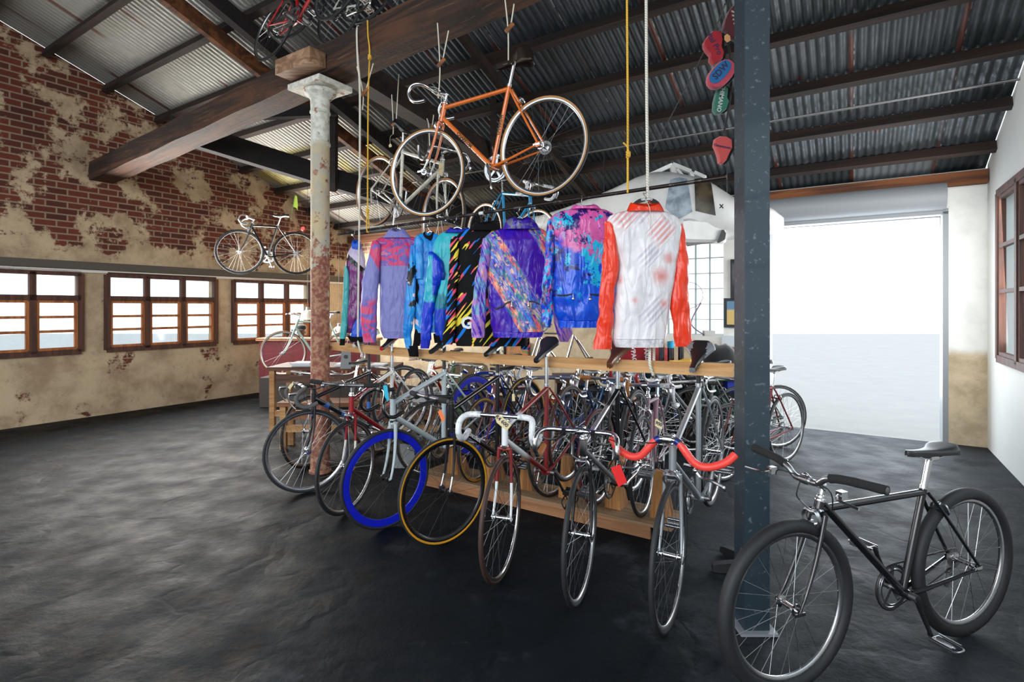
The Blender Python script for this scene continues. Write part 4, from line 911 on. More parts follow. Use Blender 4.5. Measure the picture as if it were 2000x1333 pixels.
G8, O8 = garment('jersey', 'jersey', 'white jersey with faded red strokes and orange-red sleeves at the right end of the rail', (1262, 372), Y8, [
    ('body', [(412, 1226, 1292), (416, 1204, 1306), (423, 1190, 1320), (432, 1185, 1329), (445, 1184, 1331), (470, 1192, 1328), (500, 1204, 1323), (520, 1207, 1320), (550, 1204, 1316), (580, 1201, 1310), (600, 1199, 1308), (640, 1198, 1302), (662, 1196, 1298)], MW, dict(dep=.065, rows=70, n=60, fold=.007)),
    ('waistband', [(660, 1196, 1298), (664, 1196, 1298), (672, 1199, 1296), (678, 1202, 1295)], WGA, dict(dep=.06, rows=10, n=90, fold=.004, gather=(661, 1.0))),
    ('sleeve', [(433, 1182, 1190), (440, 1181, 1197), (460, 1180, 1202), (480, 1179, 1205), (510, 1177, 1209), (530, 1175, 1206), (560, 1172, 1202), (600, 1169, 1199), (640, 1166, 1196), (670, 1161, 1194), (682, 1158, 1193)], ORG, dict(dy=-.035, rows=60, fold=.013, foldf=30)),
    ('sleeve', [(438, 1326, 1332), (450, 1324, 1336), (470, 1321, 1341), (500, 1320, 1344), (514, 1320, 1346), (530, 1317, 1345), (560, 1313, 1345), (600, 1309, 1346), (640, 1314, 1349), (665, 1317, 1352), (677, 1317, 1353)], ORG, dict(dy=.0, rows=60, fold=.013, foldf=26)),
    ('collar', [(396, 1232, 1286), (401, 1229, 1289), (408, 1226, 1293), (415, 1222, 1296)], ORG, dict(dep=.07, fold=.003)),
])
hangr('black coat hanger with lettering inside the white jersey', 1262, 372, Y8, 'black', 386, 48, 'GRUPPO')
rope('thin string with a small tag hanging in the neck of the white jersey', [P(1261, 391, Y8 - .03), P(1268, 404, Y8 - .085), P(1270, 420, Y8 - .09), P(1269, 448, Y8 - .09)], .0018, CORDW, name='string')
# --- blue and pink camouflage jacket
def m_camo(g):
    x, y, z = g.xyz(); n1 = g.noise(scale=9, detail=5, rough=.6); n2 = g.noise(g.vec(x + 3.0 + z * .4, y, z), scale=8, detail=8, rough=.68); n3 = g.noise(g.vec(x, y + 5.0, z * .8), scale=60, detail=3, rough=.7)
    blue = rgb(12, 84, 214); c = g.mix(g.st(g.noise(scale=4), .4, .6), blue, rgb(10, 60, 190))
    up = g.st(z + (x * .55) + n1 * .16, -.30, -.26)
    pink = g.mix(g.st(n3, .60, .64), rgb(208, 92, 160), rgb(120, 60, 150))
    c = g.mix(up, c, pink)
    nv = g.st(n2, .54, .55) * g.st(z, -.56, -.46); c = g.mix(nv, c, rgb(44, 30, 110))
    tq = g.st(g.noise(g.vec(x * 1.1 + 9.0, y, z * .8), scale=8, detail=8, rough=.72), .555, .565) * g.st(z, -.66, -.56); c = g.mix(tq * g.st(n3, .38, .42), c, rgb(28, 178, 218))
    nb = g.st(g.noise(g.vec(x + 1.0, y, z * 2.0 + 2.0), scale=7, detail=6), .66, .67) * g.st(z, -.35, -.45); return g.mix(nb, c, rgb(32, 24, 90))
MC = satin('blue_pink_camouflage', m_camo, rough=.28); MCS = satin('blue_camouflage_sleeve', lambda g: g.mix(g.st(g.noise(g.vec(*[g.xyz()[0] * 2.0, g.xyz()[1], g.xyz()[2]]), scale=13, detail=6, rough=.65), .50, .52), g.mix(g.st(g.noise(scale=18, detail=5), .54, .56), rgb(12, 60, 190), rgb(30, 24, 84)), g.mix(g.st(g.noise(scale=34, detail=4), .52, .54), rgb(26, 160, 216), rgb(206, 80, 140))), rough=.28)
BLS = satin('blue_satin', lambda g: g.mix(g.noise(scale=8), rgb(12, 92, 226), rgb(8, 60, 196)), rough=.28); PKS = satin('pink_satin', rgb(206, 86, 160), rough=.3)
Y7 = railp(1138).y + .0
G7, O7 = garment('jacket', 'jacket', 'shiny blue jacket with pink and turquoise camouflage print, left of the white jersey', (1138, 388), Y7, [
    ('body', [(408, 1116, 1170), (411, 1102, 1184), (417, 1086, 1196), (428, 1073, 1202), (440, 1070, 1203), (480, 1077, 1202), (520, 1079, 1198), (560, 1080, 1192), (580, 1077, 1190), (600, 1081, 1186), (615, 1084, 1180), (626, 1089, 1174)], MC, dict(dep=.07, rows=70, n=60, fold=.013)),
    ('waistband', [(624, 1089, 1174), (628, 1089, 1174), (640, 1090, 1170)], BLS, dict(dep=.065, rows=10, n=90, fold=.004, gather=(620, 1.0))),
    ('sleeve', [(429, 1070, 1078), (436, 1068, 1083), (460, 1067, 1084), (500, 1064, 1081), (530, 1062, 1080), (560, 1058, 1078), (590, 1056, 1080), (615, 1057, 1080), (640, 1056, 1076)], MCS, dict(dy=-.03, rows=60, fold=.010, foldf=30)),
    ('sleeve', [(432, 1194, 1204), (480, 1190, 1210), (560, 1184, 1206), (630, 1180, 1200)], MCS, dict(dy=.05)),
    ('collar', [(399, 1124, 1158), (403, 1118, 1166), (411, 1112, 1174)], PKS, dict(dep=.075, fold=.005)),
])
hangr('wire hanger inside the blue camouflage jacket', 1136, 372, Y7, 'wire', 400, 46)
# --- purple jacket with paint strokes
def m_paint(g):
    x, y, z = g.xyz(); a, b = diag(g, x, z, -58); v = g.vec(a * 1.6, b * 14.0, y)
    n = g.noise(v, scale=2.2, detail=7, rough=.7); n2 = g.noise(g.vec(a * 1.6, b * 7.0, 4.0), scale=2.6, detail=4, rough=.6); n3 = g.noise(g.vec(x, y, z), scale=120, detail=2)
    base = g.mix(g.st(g.noise(scale=5), .4, .6), rgb(70, 22, 160), rgb(44, 14, 168))
    cols = g.mix(g.st(n2, .36, .42), rgb(40, 120, 210), rgb(122, 110, 190)); cols = g.mix(g.st(n2, .45, .48), cols, rgb(48, 140, 150)); cols = g.mix(g.st(n2, .52, .55), cols, rgb(236, 104, 96)); cols = g.mix(g.st(n2, .60, .64), cols, rgb(240, 170, 60))
    fine = g.st(g.noise(g.vec(a * 2.0, b * 22.0, y), scale=4, detail=6, rough=.75), .51, .55); cols = g.mix(fine * .9, cols, g.mix(g.st(g.noise(scale=22, detail=2), .46, .52), rgb(240, 190, 150), rgb(58, 22, 170)))
    band = g.st(g.m('ABSOLUTE', b + n * .10 - .03 - .075), .085, .07)
    band2 = g.st(g.m('ABSOLUTE', b + n * .10 + .27), .12, .10)
    msk = g.m('MAXIMUM', band, band2); msk = msk * g.st(n + n2 * .15, .42, .50)
    return g.mix(msk, base, cols)
MP = satin('purple_paint_stroke_print', m_paint, rough=.34)
def m_paint2(g):
    x, y, z = g.xyz(); a, b = diag(g, x, z, -70); v = g.vec(a * 1.5, b * 12.0, y); n = g.noise(v, scale=4, detail=7, rough=.75); n2 = g.noise(scale=9, detail=2)
    c = g.mix(g.st(n, .46, .5), rgb(60, 22, 168), g.mix(g.st(n2, .42, .48), rgb(96, 150, 190), rgb(168, 120, 190))); return g.mix(g.st(n, .60, .64), c, g.mix(g.st(n2, .5, .56), rgb(90, 160, 160), rgb(236, 160, 90)))
MPS = satin('purple_streaked_sleeve', m_paint2, rough=.34)
PUG = satin('purple_gathered_band', lambda g: g.mix(g.st(g.noise(scale=30, detail=3), .5, .56), rgb(44, 18, 168), rgb(96, 60, 190)), rough=.4)
Y6 = railp(1015).y
G6, O6 = garment('jacket', 'jacket', 'purple satin jacket with multicoloured paint stroke print, third from the right', (1015, 412), Y6, [
    ('body', [(446, 984, 1056), (449, 972, 1062), (455, 957, 1068), (464, 947, 1072), (480, 944, 1073), (520, 946, 1070), (560, 950, 1070), (600, 955, 1068), (630, 958, 1068), (648, 962, 1062)], MP, dict(dep=.07, rows=70, n=60, fold=.013)),
    ('waistband', [(646, 962, 1062), (650, 962, 1062), (659, 964, 1058)], PUG, dict(dep=.065, rows=9, n=90, fold=.004, gather=(640, 1.0))),
    ('sleeve', [(466, 944, 952), (475, 941, 958), (500, 938, 958), (540, 929, 952), (570, 925, 950), (610, 921, 950), (640, 920, 949), (660, 921, 945)], MPS, dict(dy=-.05, rows=60, fold=.009, foldf=26)),
    ('sleeve', [(466, 1064, 1074), (520, 1062, 1084), (560, 1068, 1094), (600, 1076, 1106), (630, 1082, 1116), (650, 1086, 1118), (668, 1094, 1110)], MPS, dict(dy=.05, rows=50, fold=.010)),
    ('collar', [(423, 1006, 1030), (428, 992, 1040), (438, 984, 1048), (450, 982, 1056)], satin('purple_collar', lambda g: g.mix(g.st(g.noise(scale=14, detail=4), .52, .56), rgb(50, 16, 150), rgb(96, 96, 120)), rough=.34), dict(dep=.08, fold=.006)),
])
hangr('black hanger hook above the purple paint stroke jacket', 1015, 372, Y6, 'wire', 424, 30)
# --- black jersey with neon strokes
def neon(g, sc=1.0, dens=.578):
    x, y, z = g.xyz(); a, b = diag(g, x, z, 52); v = g.vec(a * 1.1, b * 9.5, y * .2)
    n = g.noise(v, scale=4.2 * sc, detail=1, rough=.3); h = g.noise(g.vec(a * 2.0, b * 5.0 + 3.0, 1.0), scale=2.7, detail=1); big = g.noise(g.vec(a * 1.2, b * 1.6 + 7.0, 0.0), scale=5, detail=2)
    k = g.mix(g.noise(scale=200), (.004, .004, .005), (.007, .007, .008)); col = g.mix(g.st(h, .42, .44), rgb(24, 120, 214), rgb(240, 84, 110)); col = g.mix(g.st(h, .54, .56), col, rgb(236, 216, 70))
    n = n + g.st(big, .55, .68) * .07
    return g.mix(g.st(n, dens, dens + .008), k, col)
MN = satin('black_neon_stroke_print', lambda g: neon(g), rough=.7, bump=.08, spec=.12); MNS = satin('black_neon_sleeve', lambda g: neon(g, 1.6, .545), rough=.7, bump=.08, spec=.12)
KNIT = mat('black_knit', lambda g: g.mix(g.noise(scale=150), (.004, .004, .005), (.008, .008, .009)), rough=.95, spec=.15)
Y5 = railp(945).y + .02
G5, O5 = garment('jersey', 'jersey', 'black long-sleeved jersey with neon yellow, pink and blue strokes', (945, 415), Y5, [
    ('body', [(446, 918, 976), (450, 908, 988), (456, 897, 994), (466, 888, 998), (500, 887, 1000), (560, 884, 1006), (600, 885, 1016), (640, 887, 1024), (664, 888, 1030), (676, 891, 1030)], MN, dict(dep=.055, rows=60, n=60, fold=.006)),
    ('sleeve', [(462, 886, 893), (470, 880, 897), (500, 879, 895), (530, 876, 894), (540, 877, 898), (560, 874, 892), (600, 873, 891), (640, 868, 890), (665, 864, 885), (673, 863, 884)], MNS, dict(dy=-.05, rows=56, fold=.007, foldf=26)),
    ('sleeve', [(560, 1000, 1020), (620, 1010, 1030), (650, 1016, 1034), (683, 1018, 1035)], MNS, dict(dy=.06)),
    ('collar', [(431, 934, 964), (436, 928, 970), (444, 922, 976), (452, 917, 982)], KNIT, dict(dep=.07, fold=.003)),
])
text_obj('G', 'printed_letter', .115, WHT, at(V3((1, 0, 0)), V3((0, 0, 1)), V3((0, -1, 0)), P(912, 632, Y5 - .064) - O5), G5, bold=.004)
hangr('grey plastic hanger in the neck of the black neon jersey', 945, 400, Y5, 'black', 433, 42)
# --- teal and blue jersey
def m_teal(g):
    x, y, z = g.xyz(); l = g.m('FRACT', (x + z * .35) * 130.0); c = g.mix(g.st(l, .3, .7) * .5, rgb(20, 168, 186), rgb(90, 206, 214))
    return g.mix(g.st(z + g.noise(g.vec(x * 3.0, y, z * .3), scale=12) * .12, -.50, -.53), c, g.mix(g.st(z, -.66, -.70), rgb(14, 120, 140), rgb(18, 60, 190)))
def m_teals(g):
    x, y, z = g.xyz(); l = g.m('FRACT', z * 120.0); c = g.mix(g.st(l, .3, .7) * .4, rgb(20, 160, 186), rgb(70, 196, 210)); top = g.st(z + g.noise(g.vec(x * 4.0, y, z), scale=9) * .06, -.28, -.25); top = g.m('MAXIMUM', top, g.st(x, -.175, -.165) * g.st(z, -.60, -.57)); low = g.st(z + g.noise(g.vec(x * 6.0, y, 0.0), scale=14) * .04, -.60, -.62)
    return g.mix(g.m('MAXIMUM', top, low), c, g.mix(g.noise(scale=6), rgb(14, 66, 214), rgb(10, 40, 180)))
MT = satin('teal_lined_fabric', m_teal, rough=.45); MTS = satin('blue_teal_sleeve', m_teals, rough=.35); RB = satin('royal_blue_knit', rgb(10, 30, 170), rough=.7)
Y4 = railp(893).y
garment('jersey', 'jersey', 'teal jersey with royal blue collar and blue cuffs, left of the black neon jersey', (893, 425), Y4, [
    ('body', [(452, 872, 922), (456, 862, 930), (462, 854, 934), (474, 848, 936), (500, 845, 936), (560, 848, 934), (620, 848, 930), (655, 850, 926)], MT, dict(dep=.055, rows=50, n=52, fold=.008)),
    ('waistband', [(652, 846, 926), (670, 848, 924)], KNIT, dict(dep=.05, rows=8)),
    ('sleeve', [(492, 838, 846), (497, 836, 854), (510, 835, 864), (535, 833, 870), (545, 832, 868), (560, 830, 858), (580, 828, 853), (620, 824, 846), (645, 822, 843), (664, 822, 842)], MTS, dict(dy=-.06, rows=56, fold=.010, foldf=24)),
    ('sleeve', [(548, 862, 880), (580, 853, 876), (600, 850, 874), (630, 848, 872), (650, 854, 870), (666, 862, 871)], MT, dict(dy=-.075, rows=40, fold=.009)),
    ('cuff', [(663, 823, 841), (668, 822, 840), (681, 822, 838)], RB, dict(dy=-.06, rows=8)),
    ('collar', [(444, 880, 914), (448, 876, 918), (456, 868, 926)], RB, dict(dep=.07, fold=.003)),
])
hangr('chrome wire hanger inside the teal jersey', 893, 404, Y4, 'wire', 444, 44)
# --- bright blue and black jersey
def m_bb(g):
    x, y, z = g.xyz(); c = g.mix(g.st(g.noise(scale=9, detail=3), .4, .6), rgb(16, 120, 206), rgb(28, 150, 220)); blk = g.st(g.noise(g.vec(x * 1.4, y, z), scale=8, detail=3), .60, .62) * g.st(z, -.22, -.3)
    c = g.mix(blk, c, BK); w = g.st(g.noise(g.vec(x + 4.0, y, z * 1.2), scale=9, detail=4), .64, .655) * g.st(z, -.2, -.27); return g.mix(w, c, g.mix(g.noise(scale=30), (.75, .8, .82), rgb(236, 160, 180)))
MBB = satin('bright_blue_black_print', m_bb, rough=.4)
Y3 = railp(835).y + .02
garment('jersey', 'jersey', 'bright blue and black long-sleeved jersey between the pink jacket and the teal jersey', (835, 430), Y3, [
    ('body', [(456, 824, 850), (459, 816, 858), (465, 810, 862), (480, 808, 864), (520, 808, 866), (560, 808, 866), (600, 808, 866), (650, 810, 866)], MBB, dict(dep=.05, rows=44, fold=.008)),
    ('short_sleeve', [(462, 812, 820), (470, 811, 826), (500, 811, 827), (530, 812, 827), (545, 813, 827)], MBB, dict(dy=-.055, rows=30, fold=.006)),
    ('sleeve', [(480, 802, 812), (500, 800, 812), (520, 797, 811), (560, 794, 812), (600, 790, 811), (630, 788, 808), (650, 788, 804), (665, 789, 804), (681, 793, 803)], MBB, dict(dy=-.05, rows=50, fold=.008)),
    ('lining', [(545, 808, 830), (600, 812, 834), (640, 812, 832), (676, 806, 820)], KNIT, dict(dy=-.02, rows=20)),
    ('cuff', [(676, 796, 816), (697, 799, 817)], KNIT, dict(dy=-.045, rows=6)),
    ('collar', [(452, 830, 846), (456, 826, 848), (474, 828, 849)], KNIT, dict(dep=.05, fold=.003)),
])
hangr('chrome wire hanger inside the blue and black jersey', 840, 430, Y3, 'wire', 452, 24)
# --- pink and lavender jacket
def m_pk(g):
    x, y, z = g.xyz(); n = g.noise(g.vec(x * .8, y, z * 1.6), scale=6, detail=4, rough=.55, dist=1.6); lav = rgb(128, 128, 190)
    c = g.mix(g.st(n, .46, .50), rgb(206, 56, 110), rgb(104, 84, 168)); c = g.mix(g.st(n, .56, .60), c, rgb(196, 110, 150)); return g.mix(g.st(z, -.335, -.34), c, g.mix(g.noise(scale=40), lav, rgb(118, 118, 178)))
MPK = satin('pink_lavender_print', m_pk, rough=.5)
def m_pks(g):
    x, y, z = g.xyz(); n = g.noise(g.vec(x, y, z * .8), scale=9, detail=4, dist=1.2); c = g.mix(g.st(n, .46, .52), rgb(206, 66, 110), rgb(110, 96, 176)); lav = g.st(x * .8 - z * .45 + g.noise(scale=3) * .02, .02, .03) * g.st(z, -.26, -.30); c = g.mix(g.st(x + z * .55, -.33, -.34) * g.st(z, -.24, -.28) * g.st(z, -.66, -.58), c, rgb(126, 126, 188)); return c
MPKS = satin('pink_lavender_sleeve', m_pks, rough=.5); LAV = satin('lavender_fleece', lambda g: g.mix(g.noise(scale=30), rgb(132, 132, 194), rgb(116, 116, 178)), rough=.7)
Y2 = railp(776).y
garment('jacket', 'jacket', 'pink and lavender fleece jacket with high lavender collar', (776, 440), Y2, [
    ('body', [(463, 748, 808), (467, 738, 816), (472, 731, 820), (482, 729, 820), (520, 738, 816), (560, 742, 812), (600, 742, 808), (640, 742, 806), (648, 744, 804)], MPK, dict(dep=.06, rows=56, n=52, fold=.006)),
    ('waistband', [(646, 744, 804), (650, 745, 802), (661, 750, 796)], LAV, dict(dep=.055, rows=8, fold=.002)),
    ('sleeve', [(470, 728, 736), (478, 725, 744), (500, 720, 743), (530, 712, 742), (550, 708, 740), (580, 706, 737), (610, 704, 736), (640, 706, 736), (658, 709, 735), (669, 710, 734)], MPKS, dict(dy=-.055, rows=56, fold=.010, foldf=24)),
    ('collar', [(445, 766, 786), (449, 760, 791), (456, 756, 796), (466, 748, 806)], LAV, dict(dep=.065, fold=.006)),
])
hangr('chrome wire hanger inside the pink and lavender jacket', 778, 440, Y2, 'wire', 446, 26)
# --- purple, white and teal jacket at the left end
def m_l(g):
    x, y, z = g.xyz(); zz = z - x * -.9; c = g.mix(g.st(g.noise(g.vec(x * 5.0, y, z), scale=6), .4, .6), rgb(118, 44, 116), rgb(84, 26, 84)); c = g.mix(g.st(z + x * .9, -.285, -.28), c, BK); return g.mix(g.st(z + x * .9, -.235, -.23), c, g.mix(g.noise(g.vec(x * 6.0, y, z), scale=5), rgb(214, 204, 222), rgb(170, 150, 190)))
ML = satin('white_black_purple_panels', m_l, rough=.3); TLS = satin('teal_satin', rgb(56, 160, 162), rough=.4); BLU = satin('bright_blue_lining', lambda g: g.mix(g.noise(scale=7), rgb(16, 96, 206), rgb(10, 50, 180)), rough=.35)
Y1 = railp(693).y
garment('jacket', 'jacket', 'purple, white and teal track jacket at the left end of the rail', (693, 455), Y1, [
    ('body', [(480, 688, 704), (486, 683, 707), (494, 680, 710), (510, 677, 713), (540, 675, 716), (580, 675, 712), (620, 675, 706), (650, 674, 690)], ML, dict(dep=.06, rows=50, fold=.010, foldf=26)),
    ('lining', [(600, 702, 712), (630, 690, 711), (650, 686, 711), (660, 684, 711)], BLU, dict(dy=-.03, rows=20)),
    ('sleeve', [(520, 673, 678), (530, 672, 681), (560, 671, 682), (600, 669, 681), (630, 667, 679), (650, 664, 677), (662, 663, 675)], TLS, dict(dy=-.055, rows=40, fold=.006)),
    ('cuff', [(660, 664, 674), (675, 663, 673)], KNIT, dict(dy=-.055, rows=6)),
    ('waistband', [(656, 678, 712), (668, 686, 712)], KNIT, dict(dy=-.02, rows=6)),
    ('collar', [(467, 691, 701), (472, 688, 704), (482, 687, 706), (490, 690, 706)], BLU, dict(dep=.06, fold=.006)),
])
hangr('wire hanger inside the purple, white and teal jacket', 694, 455, Y1, 'wire', 468, 12)

def zipline(G_, O_, Y, pts, pull):
    b = MB(); b.tube(smooth_path([P(x, y, Y) - O_ for x, y in pts], 4), .0045, 6, flat=.5); z_ = b.obj('pocket_zip', BLACK, G_)
    q = P(pull[0], pull[1], Y - .004) - O_; k = MB(); k.bar(q, q + V3((.002, 0, -.022)), .004, .008, up=(0, 1, 0)); k.ball(q + V3((.002, 0, -.028)), .008, 8, (1, .4, 1.2)); k.obj('zip_pull', CHROME, z_)
zipline(G7, O7, Y7 - .076, [(1088, 577), (1104, 577), (1118, 575)], (1119, 575)); zipline(G7, O7, Y7 - .076, [(1152, 575), (1162, 576), (1172, 576)], (1152, 576))
zipline(G6, O6, Y6 - .078, [(966, 604), (980, 599), (988, 593), (998, 589)], (999, 590)); zipline(G6, O6, Y6 - .078, [(1033, 589), (1044, 590), (1054, 595)], (1032, 589))

# ------------------------------------------------------------------ plywood base with wedges
f0 = V3((-.75, 4.485, 0)); f1 = V3((.89, 3.43, 0)); ud = (f1 - f0).normalized(); nd = V3((-ud.y, ud.x, 0)); Lb = (f1 - f0).length
base = thing('bike_rack_base', 'low plywood base with pine wedges under the hanging rack beam', 'bike rack', at(ud, nd, V3((0, 0, 1)), f0))
MB().box((Lb / 2, .012, .045), (Lb, .024, .088)).obj('front_board', wood('base_front_board', rgb(166, 116, 78), rgb(128, 86, 56)), base)
MB().box((Lb / 2 + .06, .15, .096), (Lb + .16, .33, .018)).obj('top_board', PLY, base)
MB().box((Lb / 2, .29, .045), (Lb, .024, .088)).obj('rear_board', PLY, base)
for xw in (884, 956, 1026, 1104, 1196, 1286):
    c = (xw - 1000) / F; t = ((f0.y + nd.y * .10) * c - (f0.x + nd.x * .10)) / (ud.x - ud.y * c)
    mb = MB(); mb.rings([[V3((t + sx * w, .10 + yy, z)) for sx, yy in ((-1, 0), (1, 0), (1, d), (-1, d))] for w, d, z in ((.058, .16, .105), (.030, .05, .42))]); mb.obj('wedge', PLYO, base)
# ------------------------------------------------------------------ flat shapes of real thickness
def prism(pts, Y, th, org=None, bev=.0, Yb=None):
    n = len(pts); mb = MB(); c = P(sum(p[0] for p in pts) / n, sum(p[1] for p in pts) / n, Y)
    o = org or V3(); rs = []
    for dy, sc in ((0, 1 - bev), (th * .25, 1), (th * .75, 1), (th, 1 - bev)):
        rs.append([c + (P(x, y, Y) - c) * sc + V3((0, dy, 0)) - o for x, y in pts])
    return mb.rings(rs)
def oval(cx, cy, rx, ry, ang=0, n=20, p=1.0):
    a = R(ang); out = []
    for i in range(n):
        t = 2 * math.pi * i / n; x = math.copysign(abs(math.cos(t)) ** p, math.cos(t)) * rx; y = math.copysign(abs(math.sin(t)) ** p, math.sin(t)) * ry
        out.append((cx + x * math.cos(a) - y * math.sin(a), cy + x * math.sin(a) + y * math.cos(a)))
    return out
def flat_at(x, y, Y, ang=0): # text frame facing the camera, turned clockwise by ang degrees
    a = R(ang); return at(V3((math.cos(a), 0, -math.sin(a))), V3((math.sin(a), 0, math.cos(a))), V3((0, -1, 0)), P(x, y, Y))
def pricetag(label, pts, Y, m, string=None, txt=None, tsize=.02, ta=0, tm=None):
    o = prism(pts, Y, .002).obj('price_tag', m); tag(o, label, 'tag')
    if string: MB().tube(smooth_path([P(x, y, Y + .002) for x, y in string], 3), .0012, 5).obj('tag_string', CORDW, o)
    if txt:
        n = len(pts); text_obj(txt, 'handwriting', tsize, tm or INK, flat_at(sum(p[0] for p in pts) / n + 1, sum(p[1] for p in pts) / n + 1, Y - .0012, ta), o, ext=.0004, bold=.0005)
    return o
pricetag('cream paper price tag marked R4600 on the white taped handlebar', [(966, 812), (971, 809), (978, 812), (999, 831), (990, 842), (970, 826)], 2.62, PAPER, None, 'R4 600', .027, 42)
pricetag('plain red tag hanging from the coral handlebar brake lever', [(1193, 914), (1211, 908), (1225, 942), (1208, 952)], 2.36, mat('red_card', rgb(220, 30, 34), rough=.6), [(1203, 912), (1205, 906), (1206, 900)])
pricetag('orange tag hanging beside the black flat handlebar', [(855, 805), (861, 800), (869, 818), (864, 826)], 3.15, mat('orange_card', rgb(236, 120, 60), rough=.7), [(858, 802), (857, 790)])
pricetag('cream tag with ink figures tied to the coral handlebar stem', [(1280, 820), (1283, 818), (1294, 828), (1292, 840), (1279, 832)], 2.42, PAPER, [(1289, 838), (1290, 846), (1292, 850)], '900', .022, 25)
pricetag('small cream tag on the yellow-walled rear wheel behind the maroon bicycle', [(1000, 770), (1005, 770), (1006, 784), (1000, 784)], 3.3, PAPER, [(1003, 770), (1003, 762)])
pricetag('cream tag hanging from the saddle of the white hanging bicycle', [(759, 284), (762, 280), (765, 283), (765, 287), (760, 288)], 5.0, PAPER, [(762, 281), (762, 268), (768, 262)])
pricetag('cream tag hanging inside the front wheel of the orange bicycle', [(857, 320), (862, 318), (865, 322), (864, 345), (857, 341)], 4.2, PAPER, None)
pricetag('small cream tag on the grey taped handlebar at far left', [(562, 757), (573, 745), (573, 752), (566, 762)], 4.05, PAPER, [(572, 746), (580, 750), (596, 758)])
pricetag('turquoise strip tag hanging at the head tube of the pale grey bicycle', [(748, 754), (756, 753), (760, 782), (755, 785), (751, 774)], 3.45, mat('turquoise_card', rgb(30, 170, 200), rough=.6), [(752, 754), (752, 748)])
# ------------------------------------------------------------------ saddle covers on the steel post
def cover(label, pts, Y, m, side, txt=None, ts=.03, ta=0, tm=None, tpos=None, name='saddle_cover', th=.045):
    o = prism(pts, Y, th, bev=.06).obj(name, m, ang=50); tag(o, label, 'saddle cover', 'saddle covers hung beside the steel post')
    prism([(x + 4, y + 2) for x, y in pts], Y + th * .98, .02, bev=.02).obj('dark_underside', side, o)
    if txt: text_obj(txt, 'lettering', ts, tm or INK, flat_at(tpos[0], tpos[1], Y - .001, ta), o, ext=.0006, bold=.0006)
    return o
felt = lambda n, c: mat('felt_' + n, lambda g: g.mix(g.noise(scale=120), tuple(v * .8 for v in c), tuple(v * .5 for v in c)), rough=.95, sheen=.3)
YC = 2.95; BLKC = felt('black', (.01, .01, .012))
cover('dark red saddle cover with cream stripes, topmost beside the steel post', [(1437, 4), (1424, 20), (1416, 40), (1414, 56), (1421, 58), (1427, 70), (1437, 75), (1452, 74), (1462, 40), (1455, 8)], YC, felt('wine', rgb(90, 16, 26)), BLKC)
s_ = MB(); [s_.bar(P(1428 + i * 1.5, 22 + i * 8, YC - .002), P(1446 + i * 1.5, 30 + i * 8, YC - .002), .006, .010, up=(0, 1, 0)) for i in range(4)]
tag(s_.obj('striped_patch', felt('cream', rgb(214, 204, 184))), 'cream striped patch sewn on the dark red saddle cover', 'patch')
cover('red saddle cover with black script hanging below the striped one', [(1402, 58), (1410, 62), (1412, 76), (1410, 90), (1415, 102), (1413, 112), (1404, 122), (1395, 124), (1388, 116), (1389, 106), (1382, 98), (1376, 88), (1376, 80), (1384, 68), (1393, 59)], YC + .05, felt('red', rgb(180, 24, 42)), BLKC, 'Ital Pro', .045, 62, None, (1396, 86))
cover('blue oval saddle cover with pink edge hanging below the red one', oval(1410, 143, 33, 20, -48, p=.9), YC, felt('pink', rgb(206, 74, 96)), BLKC)
b_ = prism(oval(1407, 140, 27, 13, -48, p=.8), YC - .003, .003).obj('blue_panel', felt('blue', rgb(24, 112, 176)), None); tag(b_, 'blue printed panel on the oval pink-edged saddle cover', 'panel')
text_obj('SDW', 'lettering', .05, INK, flat_at(1408, 138, YC - .0045, -48), b_, bold=.001)
cover('green saddle cover with white lettering hanging below the blue oval one', [(1404, 166), (1414, 162), (1423, 172), (1421, 190), (1425, 198), (1420, 212), (1410, 220), (1400, 221), (1395, 214), (1396, 196), (1400, 180)], YC + .06, felt('green', rgb(52, 120, 100)), BLKC, 'SHIMANO', .034, 100, felt('white', (.7, .72, .7)), (1408, 193))
cover('coral saddle cover with black script, lowest beside the steel post', [(1398, 270), (1408, 265), (1420, 266), (1430, 272), (1431, 288), (1425, 300), (1420, 312), (1412, 320), (1407, 317), (1405, 304), (1400, 290), (1396, 282)], YC, felt('coral', rgb(214, 82, 80)), BLKC, 'Campagnolo', .019, 12, None, (1411, 286))
rope('black strap carrying the saddle covers beside the steel post', [P(1428, -40, YC + .08), P(1419, 50, YC + .08), P(1426, 110, YC + .07), P(1428, 170, YC + .1), P(1421, 225, YC + .05), P(1413, 262, YC + .03)], .006, BLKC, name='strap')
pricetag('tan hexagonal tag beside the red saddle cover', [(1415, 70), (1420, 66), (1426, 70), (1427, 79), (1420, 83), (1415, 78)], YC - .02, mat('tan_card', rgb(190, 140, 90), rough=.8))
rope('black cable running down from the roof to the fuselage', [P(1416, 8, 4.0), P(1395, 60, 4.3), P(1330, 190, 5.0), P(1277, 290, 5.7)], .006, BLKC, name='cable')
